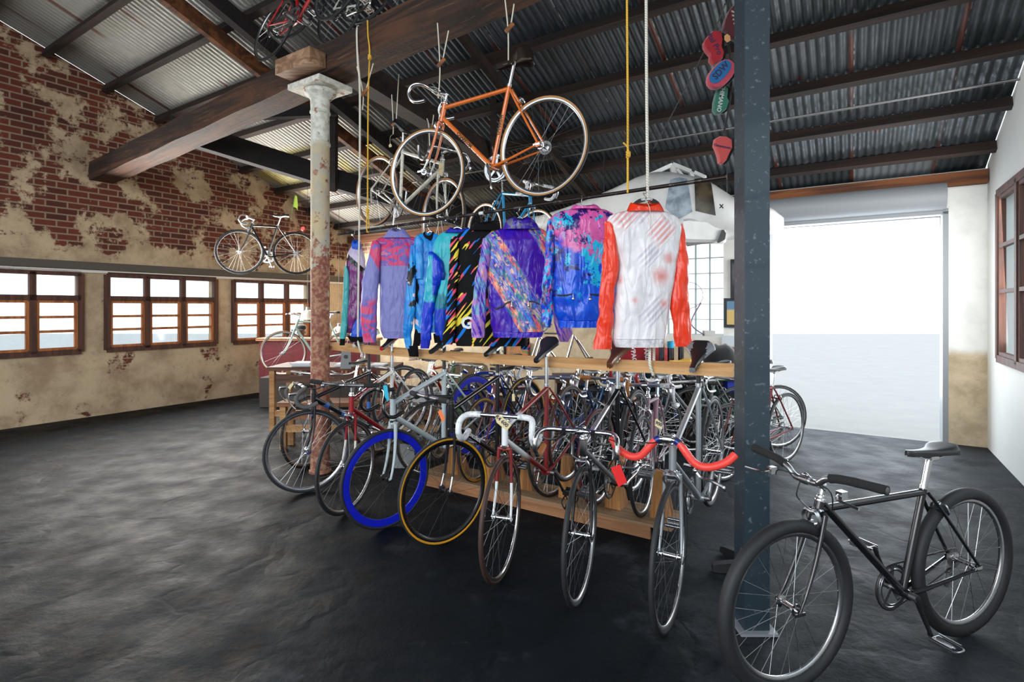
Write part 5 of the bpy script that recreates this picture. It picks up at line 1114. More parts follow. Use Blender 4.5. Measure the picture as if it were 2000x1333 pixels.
# ------------------------------------------------------------------ white helicopter fuselage
HT = [(1022, 431, 443, 7.3, .04), (1060, 421, 450, 7.15, .10), (1110, 406, 456, 6.95, .16), (1160, 388, 462, 6.75, .22), (1210, 368, 468, 6.55, .30), (1255, 348, 474, 6.4, .38), (1290, 339, 476, 6.25, .43), (1320, 340, 478, 6.15, .46), (1350, 346, 476, 6.05, .46), (1385, 354, 474, 5.95, .45), (1412, 372, 470, 5.87, .42), (1437, 388, 466, 5.8, .38), (1475, 398, 462, 5.7, .30), (1510, 408, 456, 5.6, .20), (1530, 425, 445, 5.55, .06)]
def hs(x, a, off=0.0):
    yt, yb, Y, d = interp(HT, x); c = P(x, (yt + yb) / 2, Y); hz = (yb - yt) / 2 / F * Y; ca, sa = math.cos(a), math.sin(a)
    return c + NN * (math.copysign(abs(ca) ** .75, ca) * (d + off)) + V3((0, 0, math.copysign(abs(sa) ** .8, sa) * (hz + off)))
heli = thing('helicopter_fuselage', 'white helicopter fuselage shell hanging under the roof behind the jackets', 'helicopter', TL(P(1330, 476, 6.1)))
ho = P(1330, 476, 6.1); WHP = mat('white_fibreglass', lambda g: g.mix(g.st(g.noise(scale=4, detail=7), .35, .7), (.78, .79, .78), (.62, .63, .61)), rough=.4, coat=.2)
MB().rings([[hs(x, 2 * math.pi * j / 32) - ho for j in range(32)] for x in [1022 + 508 * i / 60 for i in range(61)]]).obj('body_shell', WHP, heli)
def patch(name, top, bot, m, off=.006, n=14):   # panel laid on the near side of the shell, given by picture outlines
    mb = MB(); rs = []
    def surf(x, y):
        yt, yb, Y, d = interp(HT, x); sgn = ((yt + yb) / 2 - y) / ((yb - yt) / 2); sgn = max(-.97, min(.97, sgn)); sa = math.copysign(abs(sgn) ** (1 / .8), sgn); a = math.pi - math.asin(sa)
        for _ in range(6):                      # walk to the point seen at column x
            p = hs(x, a, off); xp = 1000 + F * p.x / p.y; x2 = x
            break
        return p
    def at_col(x, y):
        x2 = x
        for _ in range(8):
            p = surf(x2, y); e = x - (1000 + F * p.x / p.y); x2 = max(1023, min(1529, x2 + e * .8))
        yy = HZ - F * (p.z - CAMH) / p.y
        return p - ho
    for i in range(n + 1):
        t = i / n; (x0, y0), (x1, y1) = [interp_poly(q, t) for q in (top, bot)]
        rs.append([at_col(x0 + (x1 - x0) * j / n, y0 + (y1 - y0) * j / n) for j in range(n + 1)])
    vs = [p for r_ in rs for p in r_]; fs = [(i * (n + 1) + j, i * (n + 1) + j + 1, (i + 1) * (n + 1) + j + 1, (i + 1) * (n + 1) + j) for i in range(n) for j in range(n)]
    return mb.add(vs, fs).obj(name, m, heli)
def interp_poly(q, t):
    k = t * (len(q) - 1); i = min(int(k), len(q) - 2); f = k - i; return (q[i][0] + (q[i + 1][0] - q[i][0]) * f, q[i][1] + (q[i + 1][1] - q[i][1]) * f)
patch('side_opening_panel', [(1309, 366), (1325, 360), (1342, 362)], [(1299, 418), (1322, 440), (1352, 425)], mat('blue_grey_interior', lambda g: g.mix(g.st(g.noise(scale=8, detail=6), .35, .65), rgb(176, 190, 202), rgb(120, 136, 150)), rough=.6))
patch('door_opening', [(1356, 362), (1370, 357), (1388, 360)], [(1358, 424), (1378, 428), (1398, 432)], mat('dark_cabin_lining', lambda g: g.mix(g.st(g.noise(scale=6, detail=6), .4, .65), rgb(46, 40, 30), rgb(86, 76, 58)), rough=.45))
patch('quarter_window', [(1383, 357), (1386, 356)], [(1392, 367), (1399, 368)], BLACKG)
fr = MB(); Yh = 6.1
for a, b, wd in (((1160, 392), (1314, 322), .045), ((1314, 322), (1349, 336), .045), ((1314, 324), (1316, 342), .06), ((1349, 337), (1352, 348), .04), ((1322, 332), (1338, 350), .03), ((1356, 338), (1378, 348), .04)):
    fr.bar(P(a[0], a[1], Yh + (1350 - a[0]) * .003) - ho, P(b[0], b[1], Yh + (1350 - b[0]) * .003) - ho, wd, .05, up=(0, 1, 0))
fr.obj('rotor_frame', WHP, heli)
MB().rings([[P(x, y + dy * hgt, 5.62 + dd) - ho for dy, dd in ((-.5, .0), (-.42, -.05), (.30, -.06), (.5, .0), (.5, .45), (-.5, .45))] for x, y, hgt in ((1335, 452, 46), (1345, 452, 50), (1412, 456, 42), (1418, 456, 34))]).obj('side_pontoon', WHP, heli)
MB().rings([[P(x, y, Yz) - ho for x, y in ((1410, 449), (1414, 449), (1418, 456), (1416, 468), (1404, 475), (1400, 474))] for Yz in (5.53, 5.56)]).obj('pontoon_seam', BLACK, heli)
MB().rings([[P(x, y, Yz) - ho for x, y in ((1337, 474), (1352, 470), (1380, 472), (1398, 474), (1366, 478), (1342, 482))] for Yz in (5.6, 6.2)]).obj('torn_underside', mat('grey_fibre', rgb(110, 108, 110), rough=.9), heli)
x_ = MB(); cpt = hs(1404, math.pi * .98, .004) - ho
xs_ = P(1409, 403, 5.42) - ho
for s in (-1, 1): x_.bar(xs_ + V3((-.018, 0, -.02 * s)), xs_ + V3((.018, 0, .02 * s)), .010, .006, up=(0, 1, 0))
x_.obj('black_cross_mark', BLACK, heli)
for xx, yy in ((1180, 372), (1420, 380)):
    a = P(xx, yy + 6, interp(HT, xx)[2]); q = a.x * NN.x + a.y * NN.y; MB().tube([a - ho, V3((a.x, a.y, roof_z(q) - .02)) - ho], .008, 6).obj('hanging_strap', BLACK, heli)
# ------------------------------------------------------------------ workbench on the right with its things
def boxpx(x0, x1, y0, y1, Y, d, m, name, parent=None, bev=0):
    a = P(x0, y1, Y); b = P(x1, y0, Y); mb = MB(); mb.box((a + b) / 2 + V3((0, d / 2, 0)), (b.x - a.x, d, b.z - a.z)); return mb.obj(name, m, parent)
def rest(x0, x1, hgt, Y, z, d, m, name, label, cat, group=None, shape='box', ybend=0):
    a = (x0 - 1000) / F * Y; b = (x1 - 1000) / F * Y; mb = MB(); c = V3(((a + b) / 2, Y + d / 2, z + hgt / 2))
    if shape == 'box': mb.box(c, (b - a, d, hgt))
    else:
        n = 18; rs = []; sd = x0 * .37
        for i in range(11):
            t = i / 10; r_ = math.sin(max(.04, min(.97, t)) * math.pi) ** .45 if shape == 'bag' else (1 - t) ** .5 + .03
            ring = []
            for j in range(n):
                an = 2 * math.pi * j / n; k = 1 + .22 * noise.noise(V3((math.cos(an) * 1.8 + sd, math.sin(an) * 1.8, t * 3)))
                ring.append(V3((c.x + math.copysign(abs(math.cos(an)) ** .8, math.cos(an)) * (b - a) / 2 * r_ * k, c.y + math.sin(an) * d / 2 * r_ * k, z + .002 + hgt * t * (1 + .12 * noise.noise(V3((an, sd, 0)))))))
            rs.append(ring)
        mb.rings(rs)
    o = mb.obj(name, m, ang=30 if shape == 'box' else 75); return tag(o, label, cat, group)
YB, ZB = 5.75, .72
bench = thing('workbench', 'long dark workbench with brown wooden edge under the glass block window', 'workbench', TL(((1080 - 1000) / F * YB, YB, 0)))
bx0 = (1085 - 1000) / F * YB; bx1 = (1478 - 1000) / F * YB; o0 = V3((bx0, YB, 0)); bm_ = V3(((1080 - 1000) / F * YB, YB, 0))
MB().box(V3(((bx0 + bx1) / 2, YB + .27, ZB - .02)) - bm_, (bx1 - bx0, .56, .04)).obj('bench_top', wood('bench_top_wood', rgb(120, 84, 60), rgb(74, 50, 38)), bench)
MB().box(V3(((bx0 + bx1) / 2, YB + .30, .34)) - bm_, (bx1 - bx0 - .06, .46, .60)).obj('cabinet', mat('dark_cabinet', lambda g: g.mix(g.noise(scale=4), (.012, .016, .018), (.03, .036, .04)), rough=.25), bench)
for t in (.02, .34, .66, .98): MB().box(V3((bx0 + (bx1 - bx0) * t, YB + .04, .34)) - bm_, (.05, .05, .68)).obj('leg', OLDW, bench)
for i, (x, r_, cy, top) in enumerate(((1292, .030, 0, 668), (1310, .035, 1, 668), (1330, .030, 0, 676))):
    z1 = 1.5 - (top - 600) * 5.8 / F; p = V3(((x - 1000) / F * 5.85, 5.85, ZB + .001)); t = thing('steel_tube', ['left one of three upright tubes on the workbench, black and chrome', 'middle upright tube on the workbench with a turquoise taped top', 'right one of three upright tubes on the workbench, black and chrome'][i], 'tube', TL(p), 'upright tubes on the workbench')
    MB().lathe([(r_, 0), (r_, z1 - ZB)], n=18).obj('tube_wall', mat('black_chrome_tube', (.10, .10, .11), rough=.14, metal=1), t)
    if cy: MB().lathe([(r_ + .003, z1 - ZB - .07), (r_ + .003, z1 - ZB)], n=18).obj('turquoise_tape', mat('turquoise_tape', rgb(30, 170, 214), rough=.4), t)
rest(1196, 1322, .36, 6.0, ZB, .26, mat('red_nylon', lambda g: g.mix(g.noise(scale=6), rgb(190, 24, 40), rgb(140, 14, 28)), rough=.6), 'duffel_bag', 'red sports bag with white lettering on the workbench behind the brown saddle', 'bag', shape='bag')
text_obj('DAYPAC', 'lettering', .07, WHT, flat_at(1236, 684, 5.94, 82), bpy.data.objects['duffel_bag'], bold=.002)
text_obj('SAFARIS', 'lettering', .07, WHT, flat_at(1262, 684, 5.94, 82), bpy.data.objects['duffel_bag'], bold=.002)
rest(1243, 1292, .17, 5.76, ZB, .12, mat('dark_blue_case', rgb(40, 66, 92), rough=.4), 'tool_case', 'small dark blue case on the workbench in front of the red bag', 'case', shape='bag')
rest(1384, 1450, .30, 5.9, ZB + .05, .3, felt('bagblack', (.014, .015, .018)), 'rucksack', 'black fabric rucksack on the workbench at right behind the grey and black saddle', 'bag', shape='bag')
rest(1412, 1442, .10, 5.76, ZB, .14, mat('yellow_cloth', rgb(222, 196, 30), rough=.8), 'cloth_bundle', 'yellow cloth bundle below the black rucksack', 'cloth', shape='bag')
rest(1421, 1452, .17, 5.62, ZB - .12, .13, mat('blue_carton', rgb(16, 44, 160), rough=.6), 'carton', 'blue carton with white labels at the right end of the workbench', 'box')
rest(1128, 1190, .06, 5.78, ZB, .2, mat('brown_box', rgb(80, 44, 34), rough=.7), 'wooden_tray', 'flat brown wooden tray at the left end of the workbench', 'tray')
PLB = mat('cloudy_plastic', lambda g: g.mix(g.st(g.noise(scale=25, detail=6), .4, .6), rgb(190, 200, 222), rgb(90, 100, 124)), rough=.15, coat=.4)
for i, (a, b, hh, lb) in enumerate(((1186, 1222, .07, 'crumpled clear plastic bag of parts behind the chrome seat post'), (1232, 1262, .06, 'crumpled clear plastic bag of parts left of the white rope end'), (1318, 1345, .08, 'clear plastic bag with red and white contents beside the tubes'), (1346, 1376, .10, 'clear plastic bag of parts right of the black seat post'), (1378, 1412, .11, 'large clear plastic bag of parts in front of the black rucksack'))):
    rest(a, b, hh, 5.76, ZB, .16, PLB, 'plastic_bag', lb, 'plastic bag', 'plastic bags of parts on the workbench', shape='heap')
# pictures and posters
def picture(label, x0, x1, y0, y1, f, m, Y=None, frame=.018, cat='picture', name='wall_picture', q=7.46):
    def wp(x, y):
        c = (x - 1000) / F; Yq = q / (c * NN.x + NN.y); return P(x, y, Yq)
    a, b, c, d = wp(x0, y1), wp(x1, y1), wp(x1, y0), wp(x0, y0); o_ = thing(name, label, cat, at(U, NN, V3((0, 0, 1)), a)); w = (b - a).length; h = d.z - a.z
    if m: 
        e_ = MB(); e_.box((w / 2, .0, h / 2), (w, .03, h)); e_.obj('frame', m, o_); MB().box((w / 2, -.017, h / 2), (w - 2 * frame, .006, h - 2 * frame)).obj('print', f, o_)
    else: MB().box((w / 2, 0, h / 2), (w, .006, h)).obj('print', f, o_)
def art(name, c1, c2, c3): return mat(name, lambda g: g.mix(g.st(g.noise(scale=14, detail=4), .55, .6), g.mix(g.st(g.noise(scale=6, detail=3), .42, .56), c1, c2), c3), rough=.6)
picture('orange and brown painting on the back wall left of the black saddle', 990, 1034, 668, 716, art('painting_orange', rgb(176, 106, 50), rgb(120, 96, 60), rgb(90, 110, 60)), wood('painting_frame', rgb(150, 84, 50), rgb(90, 50, 30)))
picture('pale drawing in a thin frame left of the orange painting', 958, 986, 670, 714, art('drawing_pale', rgb(190, 186, 160), rgb(160, 160, 140), rgb(60, 60, 56)), BLACK)
picture('tall black panel leaning on the white wall beside the steel post', 1427, 1462, 507, 586, BLACKG, BLACK)
picture('framed beach photograph with sand and sky on the white wall', 1414, 1470, 583, 640, mat('beach_print', lambda g: g.mix(g.st(g.xyz()[2], .13, .16) if False else g.st(g.xyz()[2], .22, .25), rgb(206, 176, 110), rgb(90, 130, 160)), rough=.4), mat('dark_green_frame', rgb(34, 44, 48), rough=.5), frame=.04)
picture('small unframed print of orange rocks on the white wall', 1410, 1462, 656, 690, mat('rock_print', lambda g: g.mix(g.st(g.xyz()[2] + g.noise(scale=30) * .05, .10, .13), g.mix(g.st(g.noise(scale=30), .45, .6), rgb(190, 120, 50), rgb(120, 80, 50)), rgb(200, 210, 220)), rough=.5), None)
# silver frame and lamp arm things
fs_ = thing('bare_frame', 'bare silver bicycle frame standing on end in front of the back wall', 'bicycle frame', TL(P(1090, 745, 6.6))); fo = P(1090, 745, 6.6)
mb = MB()
for a, b, r_ in (((1121, 655), (1104, 716), .014), ((1121, 656), (1152, 712), .011), ((1128, 664), (1160, 712), .010), ((1052, 660), (1034, 716), .012), ((1058, 662), (1042, 716), .012), ((1054, 658), (1095, 712), .014), ((1062, 651), (1092, 652), .012), ((1052, 662), (1062, 648), .014), ((1062, 650), (1078, 634), .010)):
    mb.tube([P(a[0], a[1], 6.6) - fo, P(b[0], b[1], 6.65) - fo], r_, 8)
mb.obj('frame_tubes', ALLOY, fs_)
# window sill bits
WS = W(-2.0, 7.42, 1.12)
rest(1336, 1340, .05, 7.0, 1.12, .05, STEEL, 'small_jar', 'small dark round jar on the glass block window sill', 'jar', shape='bag')
rope('thin hoop of wire leaning in the glass block window', [P(1335 + 30 * math.cos(t) + 8, 577 + 26 * math.sin(t), 6.98) for t in [i * .35 - 2.3 for i in range(14)]], .004, mat('purple_wire', rgb(150, 120, 150), rough=.5), name='wire_hoop')
rope('purple-grey angled arm standing on the window sill', [P(1369, 592, 6.95), P(1350, 632, 6.95), P(1376, 655, 6.95)], .009, mat('purple_grey_metal', rgb(120, 104, 130), rough=.4), name='lamp_arm')
rest(1376, 1397, .07, 6.93, 1.12, .08, STEEL, 'clamp', 'dark metal clamp at the right end of the window sill', 'clamp')
# ------------------------------------------------------------------ counter, person, tables at left
YCt = 8.6
ct = thing('shop_counter', 'dark red panelled shop counter with wooden top at far left', 'counter', TL(((735 - 1000) / F * YCt, YCt, 0))); cx0 = (505 - 735) / F * YCt
CR = mat('maroon_panelling', lambda g: g.mix(g.st(g.m('FRACT', g.xyz()[0] * 2.2), .02, .0), rgb(110, 22, 32), rgb(60, 10, 16)), rough=.5)
MB().box((cx0 / 2, .14, .475), (-cx0, .24, .95)).obj('panel', CR, ct)
MB().box((cx0 / 2, .13, .975), (-cx0 + .06, .34, .04)).obj('counter_top', wood('counter_wood', rgb(186, 130, 92), rgb(140, 92, 60)), ct)
# seated person behind the counter
SKIN = mat('skin', rgb(112, 74, 56), rough=.55); SHIRT = mat('maroon_shirt', lambda g: g.mix(g.noise(scale=14), rgb(96, 26, 38), rgb(72, 18, 28)), rough=.85); CAPM = mat('dark_cap', rgb(24, 28, 30), rough=.8)
pp = P(592, 640, 9.42); pp.z = 0
per = thing('person', 'person in a maroon polo shirt and dark cap looking down behind the counter', 'person', TL(pp) @ Matrix.Scale(.93, 4))
def skinned(name, verts, edges, radii, m, parent, sub=2):
    me = bpy.data.meshes.new(name); me.from_pydata([tuple(v) for v in verts], edges, []); o = bpy.data.objects.new(name, me); COL.objects.link(o)
    sk = o.modifiers.new('skin', 'SKIN'); me.skin_vertices.new() if not me.skin_vertices else None
    for i, r_ in enumerate(radii): me.skin_vertices[0].data[i].radius = r_ if isinstance(r_, tuple) else (r_, r_)
    me.skin_vertices[0].data[0].use_root = True; ss = o.modifiers.new('s', 'SUBSURF'); ss.levels = sub; ss.render_levels = sub
    dg = bpy.context.evaluated_depsgraph_get(); m2 = bpy.data.meshes.new_from_object(o.evaluated_get(dg)); bpy.data.objects.remove(o)
    m2.materials.clear(); m2.materials.append(m); m2.polygons.foreach_set('use_smooth', [True] * len(m2.polygons)); r2 = bpy.data.objects.new(name, m2); COL.objects.link(r2)
    if parent is not None: r2.parent = parent
    return r2
V_ = [(0, 0, .46), (0, .0, .62), (0, -.01, .80), (0, -.03, .93), (0, -.06, 1.00), (0, -.075, 1.05), (0, -.095, 1.12), (0, -.10, 1.19), (0, -.09, 1.235),
      (.17, -.03, .92), (.22, -.08, .76), (.22, -.22, .69), (.15, -.40, .70), (.12, -.47, .705), (-.17, -.03, .92), (-.22, -.08, .76), (-.22, -.22, .69), (-.15, -.40, .70), (-.12, -.47, .705),
      (.09, -.02, .46), (.11, -.40, .47), (.11, -.42, .08), (.11, -.52, .04), (-.09, -.02, .46), (-.11, -.40, .47), (-.11, -.42, .08), (-.11, -.52, .04)]
E_ = [(0, 1), (1, 2), (2, 3), (3, 4), (4, 5), (5, 6), (6, 7), (7, 8), (3, 9), (9, 10), (10, 11), (11, 12), (12, 13), (3, 14), (14, 15), (15, 16), (16, 17), (17, 18), (0, 19), (19, 20), (20, 21), (21, 22), (0, 23), (23, 24), (24, 25), (25, 26)]
Rr = [(.14, .11), (.13, .10), (.145, .10), (.13, .085), .055, .05, (.066, .075), (.075, .09), (.06, .07), .06, .048, .04, .03, .028, .06, .048, .04, .03, .028, .08, .06, .045, .04, .08, .06, .045, .04]
skinned('body', V_, E_, Rr, SKIN, per)
skinned('shirt', V_[:4] + [(0, -.045, .965)] + [V_[9], V_[10], (.22, -.14, .72)] + [V_[14], V_[15], (-.22, -.14, .72)], [(0, 1), (1, 2), (2, 3), (3, 4), (3, 5), (5, 6), (6, 7), (3, 8), (8, 9), (9, 10)], [(.165, .13), (.155, .12), (.17, .12), (.15, .10), .068, .078, .066, .056, .078, .066, .056], SHIRT, per)
skinned('trousers', [V_[0], V_[19], V_[20], (.11, -.42, .10), V_[23], V_[24], (-.11, -.42, .10)], [(0, 1), (1, 2), (2, 3), (0, 4), (4, 5), (5, 6)], [(.16, .13), .095, .075, .06, .095, .075, .06], mat('dark_trousers', (.02, .022, .03), rough=.85), per)
b = MB(); b.lathe([(.088, 0), (.090, .03), (.078, .07), (.04, .092), (.002, .098)], o=(0, -.095, 1.195), ax=(0, -.12, 1), n=20); b.rings([[V3((s * .075, -.16 - .03 * (1 - s * s) - k * .05, 1.20 + k * -.018)) for k in (0, 1)] + [V3((s * .075, -.16 - .03 * (1 - s * s) - k * .05, 1.192 + k * -.018)) for k in (1, 0)] for s in (-1, -.6, -.2, .2, .6, 1)]); b.obj('cap', CAPM, per)
b = MB(); b.ball((0, -.185, 1.125), .014, 8, (.8, 1, 1.3)); b.obj('nose', SKIN, per)
b = MB(); [b.ball((s * .03, -.172, 1.148), .009, 8) for s in (-1, 1)]; b.obj('eyes', BLACK, per)
b = MB(); b.tube([(-.022, -.176, 1.088), (0, -.182, 1.086), (.022, -.176, 1.088)], .005, 6); b.obj('mouth', mat('lips', rgb(92, 48, 42), rough=.5), per)
b = MB(); [b.ball((s * .078, -.09, 1.13), .022, 8, (.35, .7, 1.2)) for s in (-1, 1)]; b.obj('ears', SKIN, per)
for s in (-1, 1):
    for i in range(4): MB().tube(smooth_path([V3((s * (.105 + .014 * i), -.485, .706)), V3((s * (.10 + .014 * i), -.525, .708)), V3((s * (.095 + .013 * i), -.552, .70))], 3), .0075, 6).obj('finger', SKIN, per)
    MB().tube([V3((s * .10, -.47, .706)), V3((s * .075, -.50, .704)), V3((s * .07, -.52, .70))], .009, 6).obj('thumb', SKIN, per)
dk = thing('desk', 'low wooden desk behind the counter where the capped person works', 'desk', TL((pp.x, pp.y - .42, 0)))
MB().box((0, 0, .628), (.9, .20, .03)).obj('desk_top', PINE, dk)
for sx in (-.43, .43): MB().box((sx, 0, .306), (.04, .18, .612)).obj('desk_side', PINE, dk)
st_ = thing('chair', 'plain wooden chair under the capped person', 'chair', TL((pp.x, pp.y, 0))); MB().box((0, 0, .36), (.42, .42, .04)).obj('seat', PINE, st_); MB().box((0, .21, .62), (.40, .03, .5)).obj('backrest', PINE, st_)
for sx in (-.18, .18):
    for sy in (-.18, .18): MB().box((sx, sy, .17), (.035, .035, .34)).obj('leg', PINE, st_)
for lb, x, y, Y in (('cream glass pendant lamp left of the iron column', 601, 613, 8.9), ('cream glass pendant lamp right of the iron column', 662, 644, 9.6)):
    p = P(x, y, Y); L_ = thing('pendant_lamp', lb, 'lamp', TL(p), 'cream pendant lamps over the counter'); q = p.x * NN.x + p.y * NN.y
    MB().lathe([(.125, -.10), (.122, -.06), (.10, .0), (.055, .045), (.03, .06)], n=24).obj('lamp_shade', mat('opal_glass', (.85, .80, .68), rough=.3, trans=.2), L_)
    MB().tube([V3((0, 0, .05)), V3((0, 0, roof_z(q) - p.z - .03))], .003, 6).obj('cord', BLACK, L_); MB().lathe([(.028, .055), (.028, .11)], n=14).obj('socket', STEEL, L_)
for i, x in enumerate((575, 600, 690)):
    p = P(x, 712, 8.42); s_ = thing('stool', 'plain pine stool in front of the red counter, %s' % ('furthest left', 'just left of the iron column', 'right of the iron column')[i], 'stool', TL((p.x, p.y, 0)), 'pine stools at the counter'); z = p.z
    MB().box((0, 0, z - .015), (.34, .26, .03)).obj('seat', PINE, s_)
    for sx in (-.14, .14):
        for sy in (-.1, .1): MB().box((sx, sy, (z - .03) / 2), (.03, .03, z - .03)).obj('leg', PINE, s_)
pf = P(612, 700, 8.07); tag(MB().box((pf.x, 8.1, .225), (1.5, .34, .44)).obj('display_platform', mat('dark_platform', (.05, .04, .035), rough=.8)), 'dark low platform carrying the celeste bicycle by the counter', 'platform')
def table(label, x0, x1, z, Y, d, m, rail=True, name='wooden_table', cat='table'):
    a = (x0 - 1000) / F * Y; b_ = (x1 - 1000) / F * Y; t = thing(name, label, cat, TL((a, Y, 0))); w = b_ - a
    MB().box((w / 2, d / 2, z - .02), (w, d, .04)).obj('table_top', m, t)
    for sx in (.05, w - .05):
        for sy in (.06, d - .06): MB().box((sx, sy, (z - .04) / 2), (.06, .06, z - .04)).obj('leg', PINE, t)
    if rail: MB().box((w / 2, .06, z - .14), (w - .1, .03, .09)).obj('apron', m, t); MB().box((w / 2, .06, .22), (w - .1, .04, .07)).obj('stretcher', PINE, t)
    return t
BRW = wood('brown_table_wood', rgb(110, 70, 50), rgb(70, 44, 34))
table('brown wooden table with papers behind the left bicycles', 520, 768, .78, 6.35, .6, BRW)
table('low pine bench in front of the brown table', 540, 880, .50, 5.55, .32, wood('bench_wood', rgb(140, 92, 58), rgb(100, 62, 38)), name='wooden_bench', cat='bench')
PAPERW = mat('white_paper', lambda g: g.mix(g.st(g.m('FRACT', g.xyz()[2] * 220.0), .4, .5) * .35, (.75, .76, .8), (.3, .32, .38)), rough=.8)
for i, (a, b, z, Y, hh, lb) in enumerate(((566, 606, .78, 6.4, .045, 'stack of white papers on the brown table left of the column'), (652, 690, .78, 6.4, .03, 'thin stack of white papers on the brown table right of the column'), (718, 748, .78, 6.42, .02, 'few white sheets beside the bottle on the brown table'), (798, 850, .50, 5.58, .12, 'tall pile of folded newspapers on the low bench'), (852, 874, .50, 5.6, .07, 'small pile of magazines at the right end of the low bench'))):
    o_ = thing('paper_stack', lb, 'papers', TL(((a + b) / 2 / F * Y - 1000 / F * Y, Y + .14, z)), 'stacks of paper and newspapers'); w = (b - a) / F * Y; n = max(2, int(hh / .012))
    for j in range(n): MB().box((random.uniform(-.008, .008), random.uniform(-.01, .01), hh * (j + .5) / n), (w * random.uniform(.93, 1), .24, hh / n * .9), Matrix.Rotation(random.uniform(-.05, .05), 3, 'Z')).obj('folded_sheet', PAPERW, o_)
bt = thing('glass_bottle', 'clear glass bottle with a little orange juice on the brown table', 'bottle', TL(P(709.5, 735, 6.5) * 1 + V3((0, 0, 0)))); zb_ = bt.matrix_world.translation.z
bt.matrix_world = TL((P(709.5, 700, 6.5).x, 6.5, .781))
MB().lathe([(.036, 0), (.038, .01), (.038, .10), (.034, .13), (.016, .18), (.013, .215), (.016, .22)], n=20).obj('bottle_glass', glassmat('bottle_glass', (.85, .9, .88), .15), bt)
MB().lathe([(.033, .004), (.033, .055)], n=20).obj('juice', mat('orange_juice', rgb(226, 150, 40), rough=.3), bt)
pl_ = thing('snake_plant', 'snake plant with upright green leaves in a pot behind the grey bicycle', 'plant', TL((P(889, 780, 5.6).x, 5.6, 0)))
MB().lathe([(.10, 0), (.13, .26), (.135, .28), (.12, .28)], n=20).obj('pot', mat('terracotta', rgb(140, 84, 60), rough=.8), pl_)
for i in range(7):
    a = i * .9; bx = V3((.05 * math.cos(a), .05 * math.sin(a), .27)); tip = bx + V3((.05 * math.cos(a), .05 * math.sin(a), .50 + .09 * (i % 3))); b = MB(); rs = []
    for k in range(9):
        t = k / 8; c = bx.lerp(tip, t) + V3((.015 * math.sin(t * 5 + i), 0, 0)); w = .026 * (1 - t ** 3) + .002; e_ = V3((math.cos(a * 1.7), math.sin(a * 1.7), 0)); f_ = V3((-e_.y, e_.x, 0)); rs.append([c + e_ * w, c + f_ * .004, c - e_ * w, c - f_ * .004])
    b.rings(rs); b.obj('leaf', mat('snake_leaf', lambda g: g.mix(g.st(g.m('FRACT', g.xyz()[2] * 16.0 + g.noise(scale=20) * 2.0), .4, .6), rgb(54, 96, 52), rgb(110, 140, 80)), rough=.5), pl_)
ac = thing('armchair', 'beige fabric armchair back near the plant', 'armchair', TL((P(912, 760, 6.3).x, 6.3, 0))); FB = mat('beige_fabric', lambda g: g.mix(g.noise(scale=60), rgb(150, 130, 104), rgb(128, 108, 84)), rough=.95)
MB().rings([[V3((x * w, y * .09, z)) for x, y in oval(0, 0, 1, 1, n=24, p=.5)] for w, z in ((.27, .30), (.28, .5), (.27, .72), (.24, .80), (.18, .835))]).obj('backrest', FB, ac)
MB().rings([[V3((x * .28 * k, -.24 + y * .24 * k, z)) for x, y in oval(0, 0, 1, 1, n=24, p=.5)] for k, z in ((.95, .26), (1, .3), (1, .42), (.95, .45))]).obj('seat', FB, ac)
for sx in (-.24, .24):
    for sy in (-.42, .02): MB().lathe([(.02, 0), (.026, .27)], o=(sx, sy, 0), n=10).obj('leg', OLDW, ac)
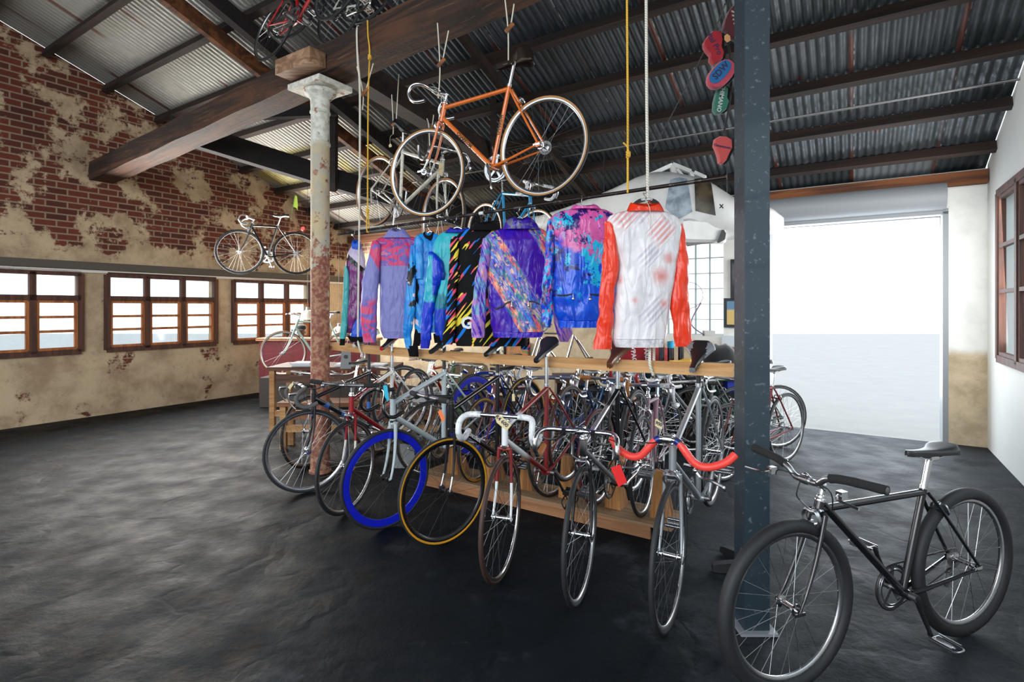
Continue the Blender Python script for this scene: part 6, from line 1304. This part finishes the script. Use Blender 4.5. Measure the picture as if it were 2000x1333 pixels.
# stand plates, flag, light
for lb, x, y, w0, w1, hh, Y, ba in (('grey metal plate with a round hole standing on the brown table', 675, 735, .10, .075, .25, 6.2, .78), ('grey sloping foot plate of a floor stand under the black pedal', 790, 905, .16, .12, .22, 4.95, .0)):
    p = V3(((x - 1000) / F * Y, Y, ba)); b = MB(); b.rings([[V3((s * w, yy + z * .1, z)) for s, yy in ((-1, 0), (1, 0), (1, .006), (-1, .006))] for w, z in ((w0 / 2 * 1.3, 0), (w1 / 2 * 1.3, hh))]); o_ = b.obj('stand_plate', mat('grey_plate', rgb(120, 122, 124), rough=.5)); o_.matrix_world = TL(p); tag(o_, lb, 'plate')
b = MB(); b.lathe([(.022, -.001), (.022, .001)], o=(0, .003, .14), ax=(0, 1, 0), n=20); hp = b.obj('round_hole', BLACK, bpy.data.objects['stand_plate'])
fl = thing('pennant_flag', 'small yellow-green pennant on a thin pole near the brick wall', 'flag', TL(P(568, 428, 8.3))); f_o = P(568, 428, 8.3)
MB().tube([V3(), P(576, 382, 8.3) - f_o], .004, 6).obj('flag_pole', mat('green_pole', rgb(120, 180, 110), rough=.5), fl)
MB().rings([[P(x, y, 8.3 + d_) - f_o for x, y in ((577, 381), (580, 384), (582, 400), (581, 412), (579, 407), (573, 404))] for d_ in (0, .006)]).obj('flag_cloth', mat('yellow_green_cloth', rgb(196, 226, 80), rough=.7), fl)
lt = thing('rear_reflector', 'round red reflector on a stalk beside the hanging black bicycle', 'reflector', TL(P(592, 447, 8.25)))
MB().lathe([(.03, -.012), (.036, 0), (.03, .014)], ax=(0, 1, 0), n=18).obj('lens', mat('red_lens', rgb(230, 50, 30), rough=.15, coat=.6), lt); MB().tube([V3((0, .02, 0)), P(563, 452, 8.3) - P(592, 447, 8.25)], .008, 6).obj('stalk', mat('rusty_red', rgb(150, 50, 36), rough=.7), lt)
# low floor stand at the right edge
sf = thing('floor_stand', 'low black floor stand with splayed feet beside the steel post', 'stand', TL((P(1462, 1100, 2.98).x, 3.02, 0))); so_ = V3((P(1462, 1100, 2.98).x, 3.02, 0))
for a, b_ in (((1391, 1106, 3.02), (1462, 1100, 2.98)), ((1413, 1074, 3.25), (1470, 1096, 3.02))):
    p = P(*a) - so_; q = P(*b_) - so_; p.z = .03; q.z = .06; b = MB(); d_ = (q - p).normalized(); s = V3((-d_.y, d_.x, 0)); b.rings([[c + s * k * .03 + V3((0, 0, z)) for k, z in ((-1, -h_), (1, -h_), (.8, h_ * .6), (-.8, h_ * .6))] for c, h_ in ((p, .018), (p + d_ * .03, .028), (q, .04))]); b.obj('foot', BLACK, sf)
MB().lathe([(.05, 0), (.05, .10), (.02, .12), (.02, .55)], n=18).obj('stand_pole', BLACK, sf)
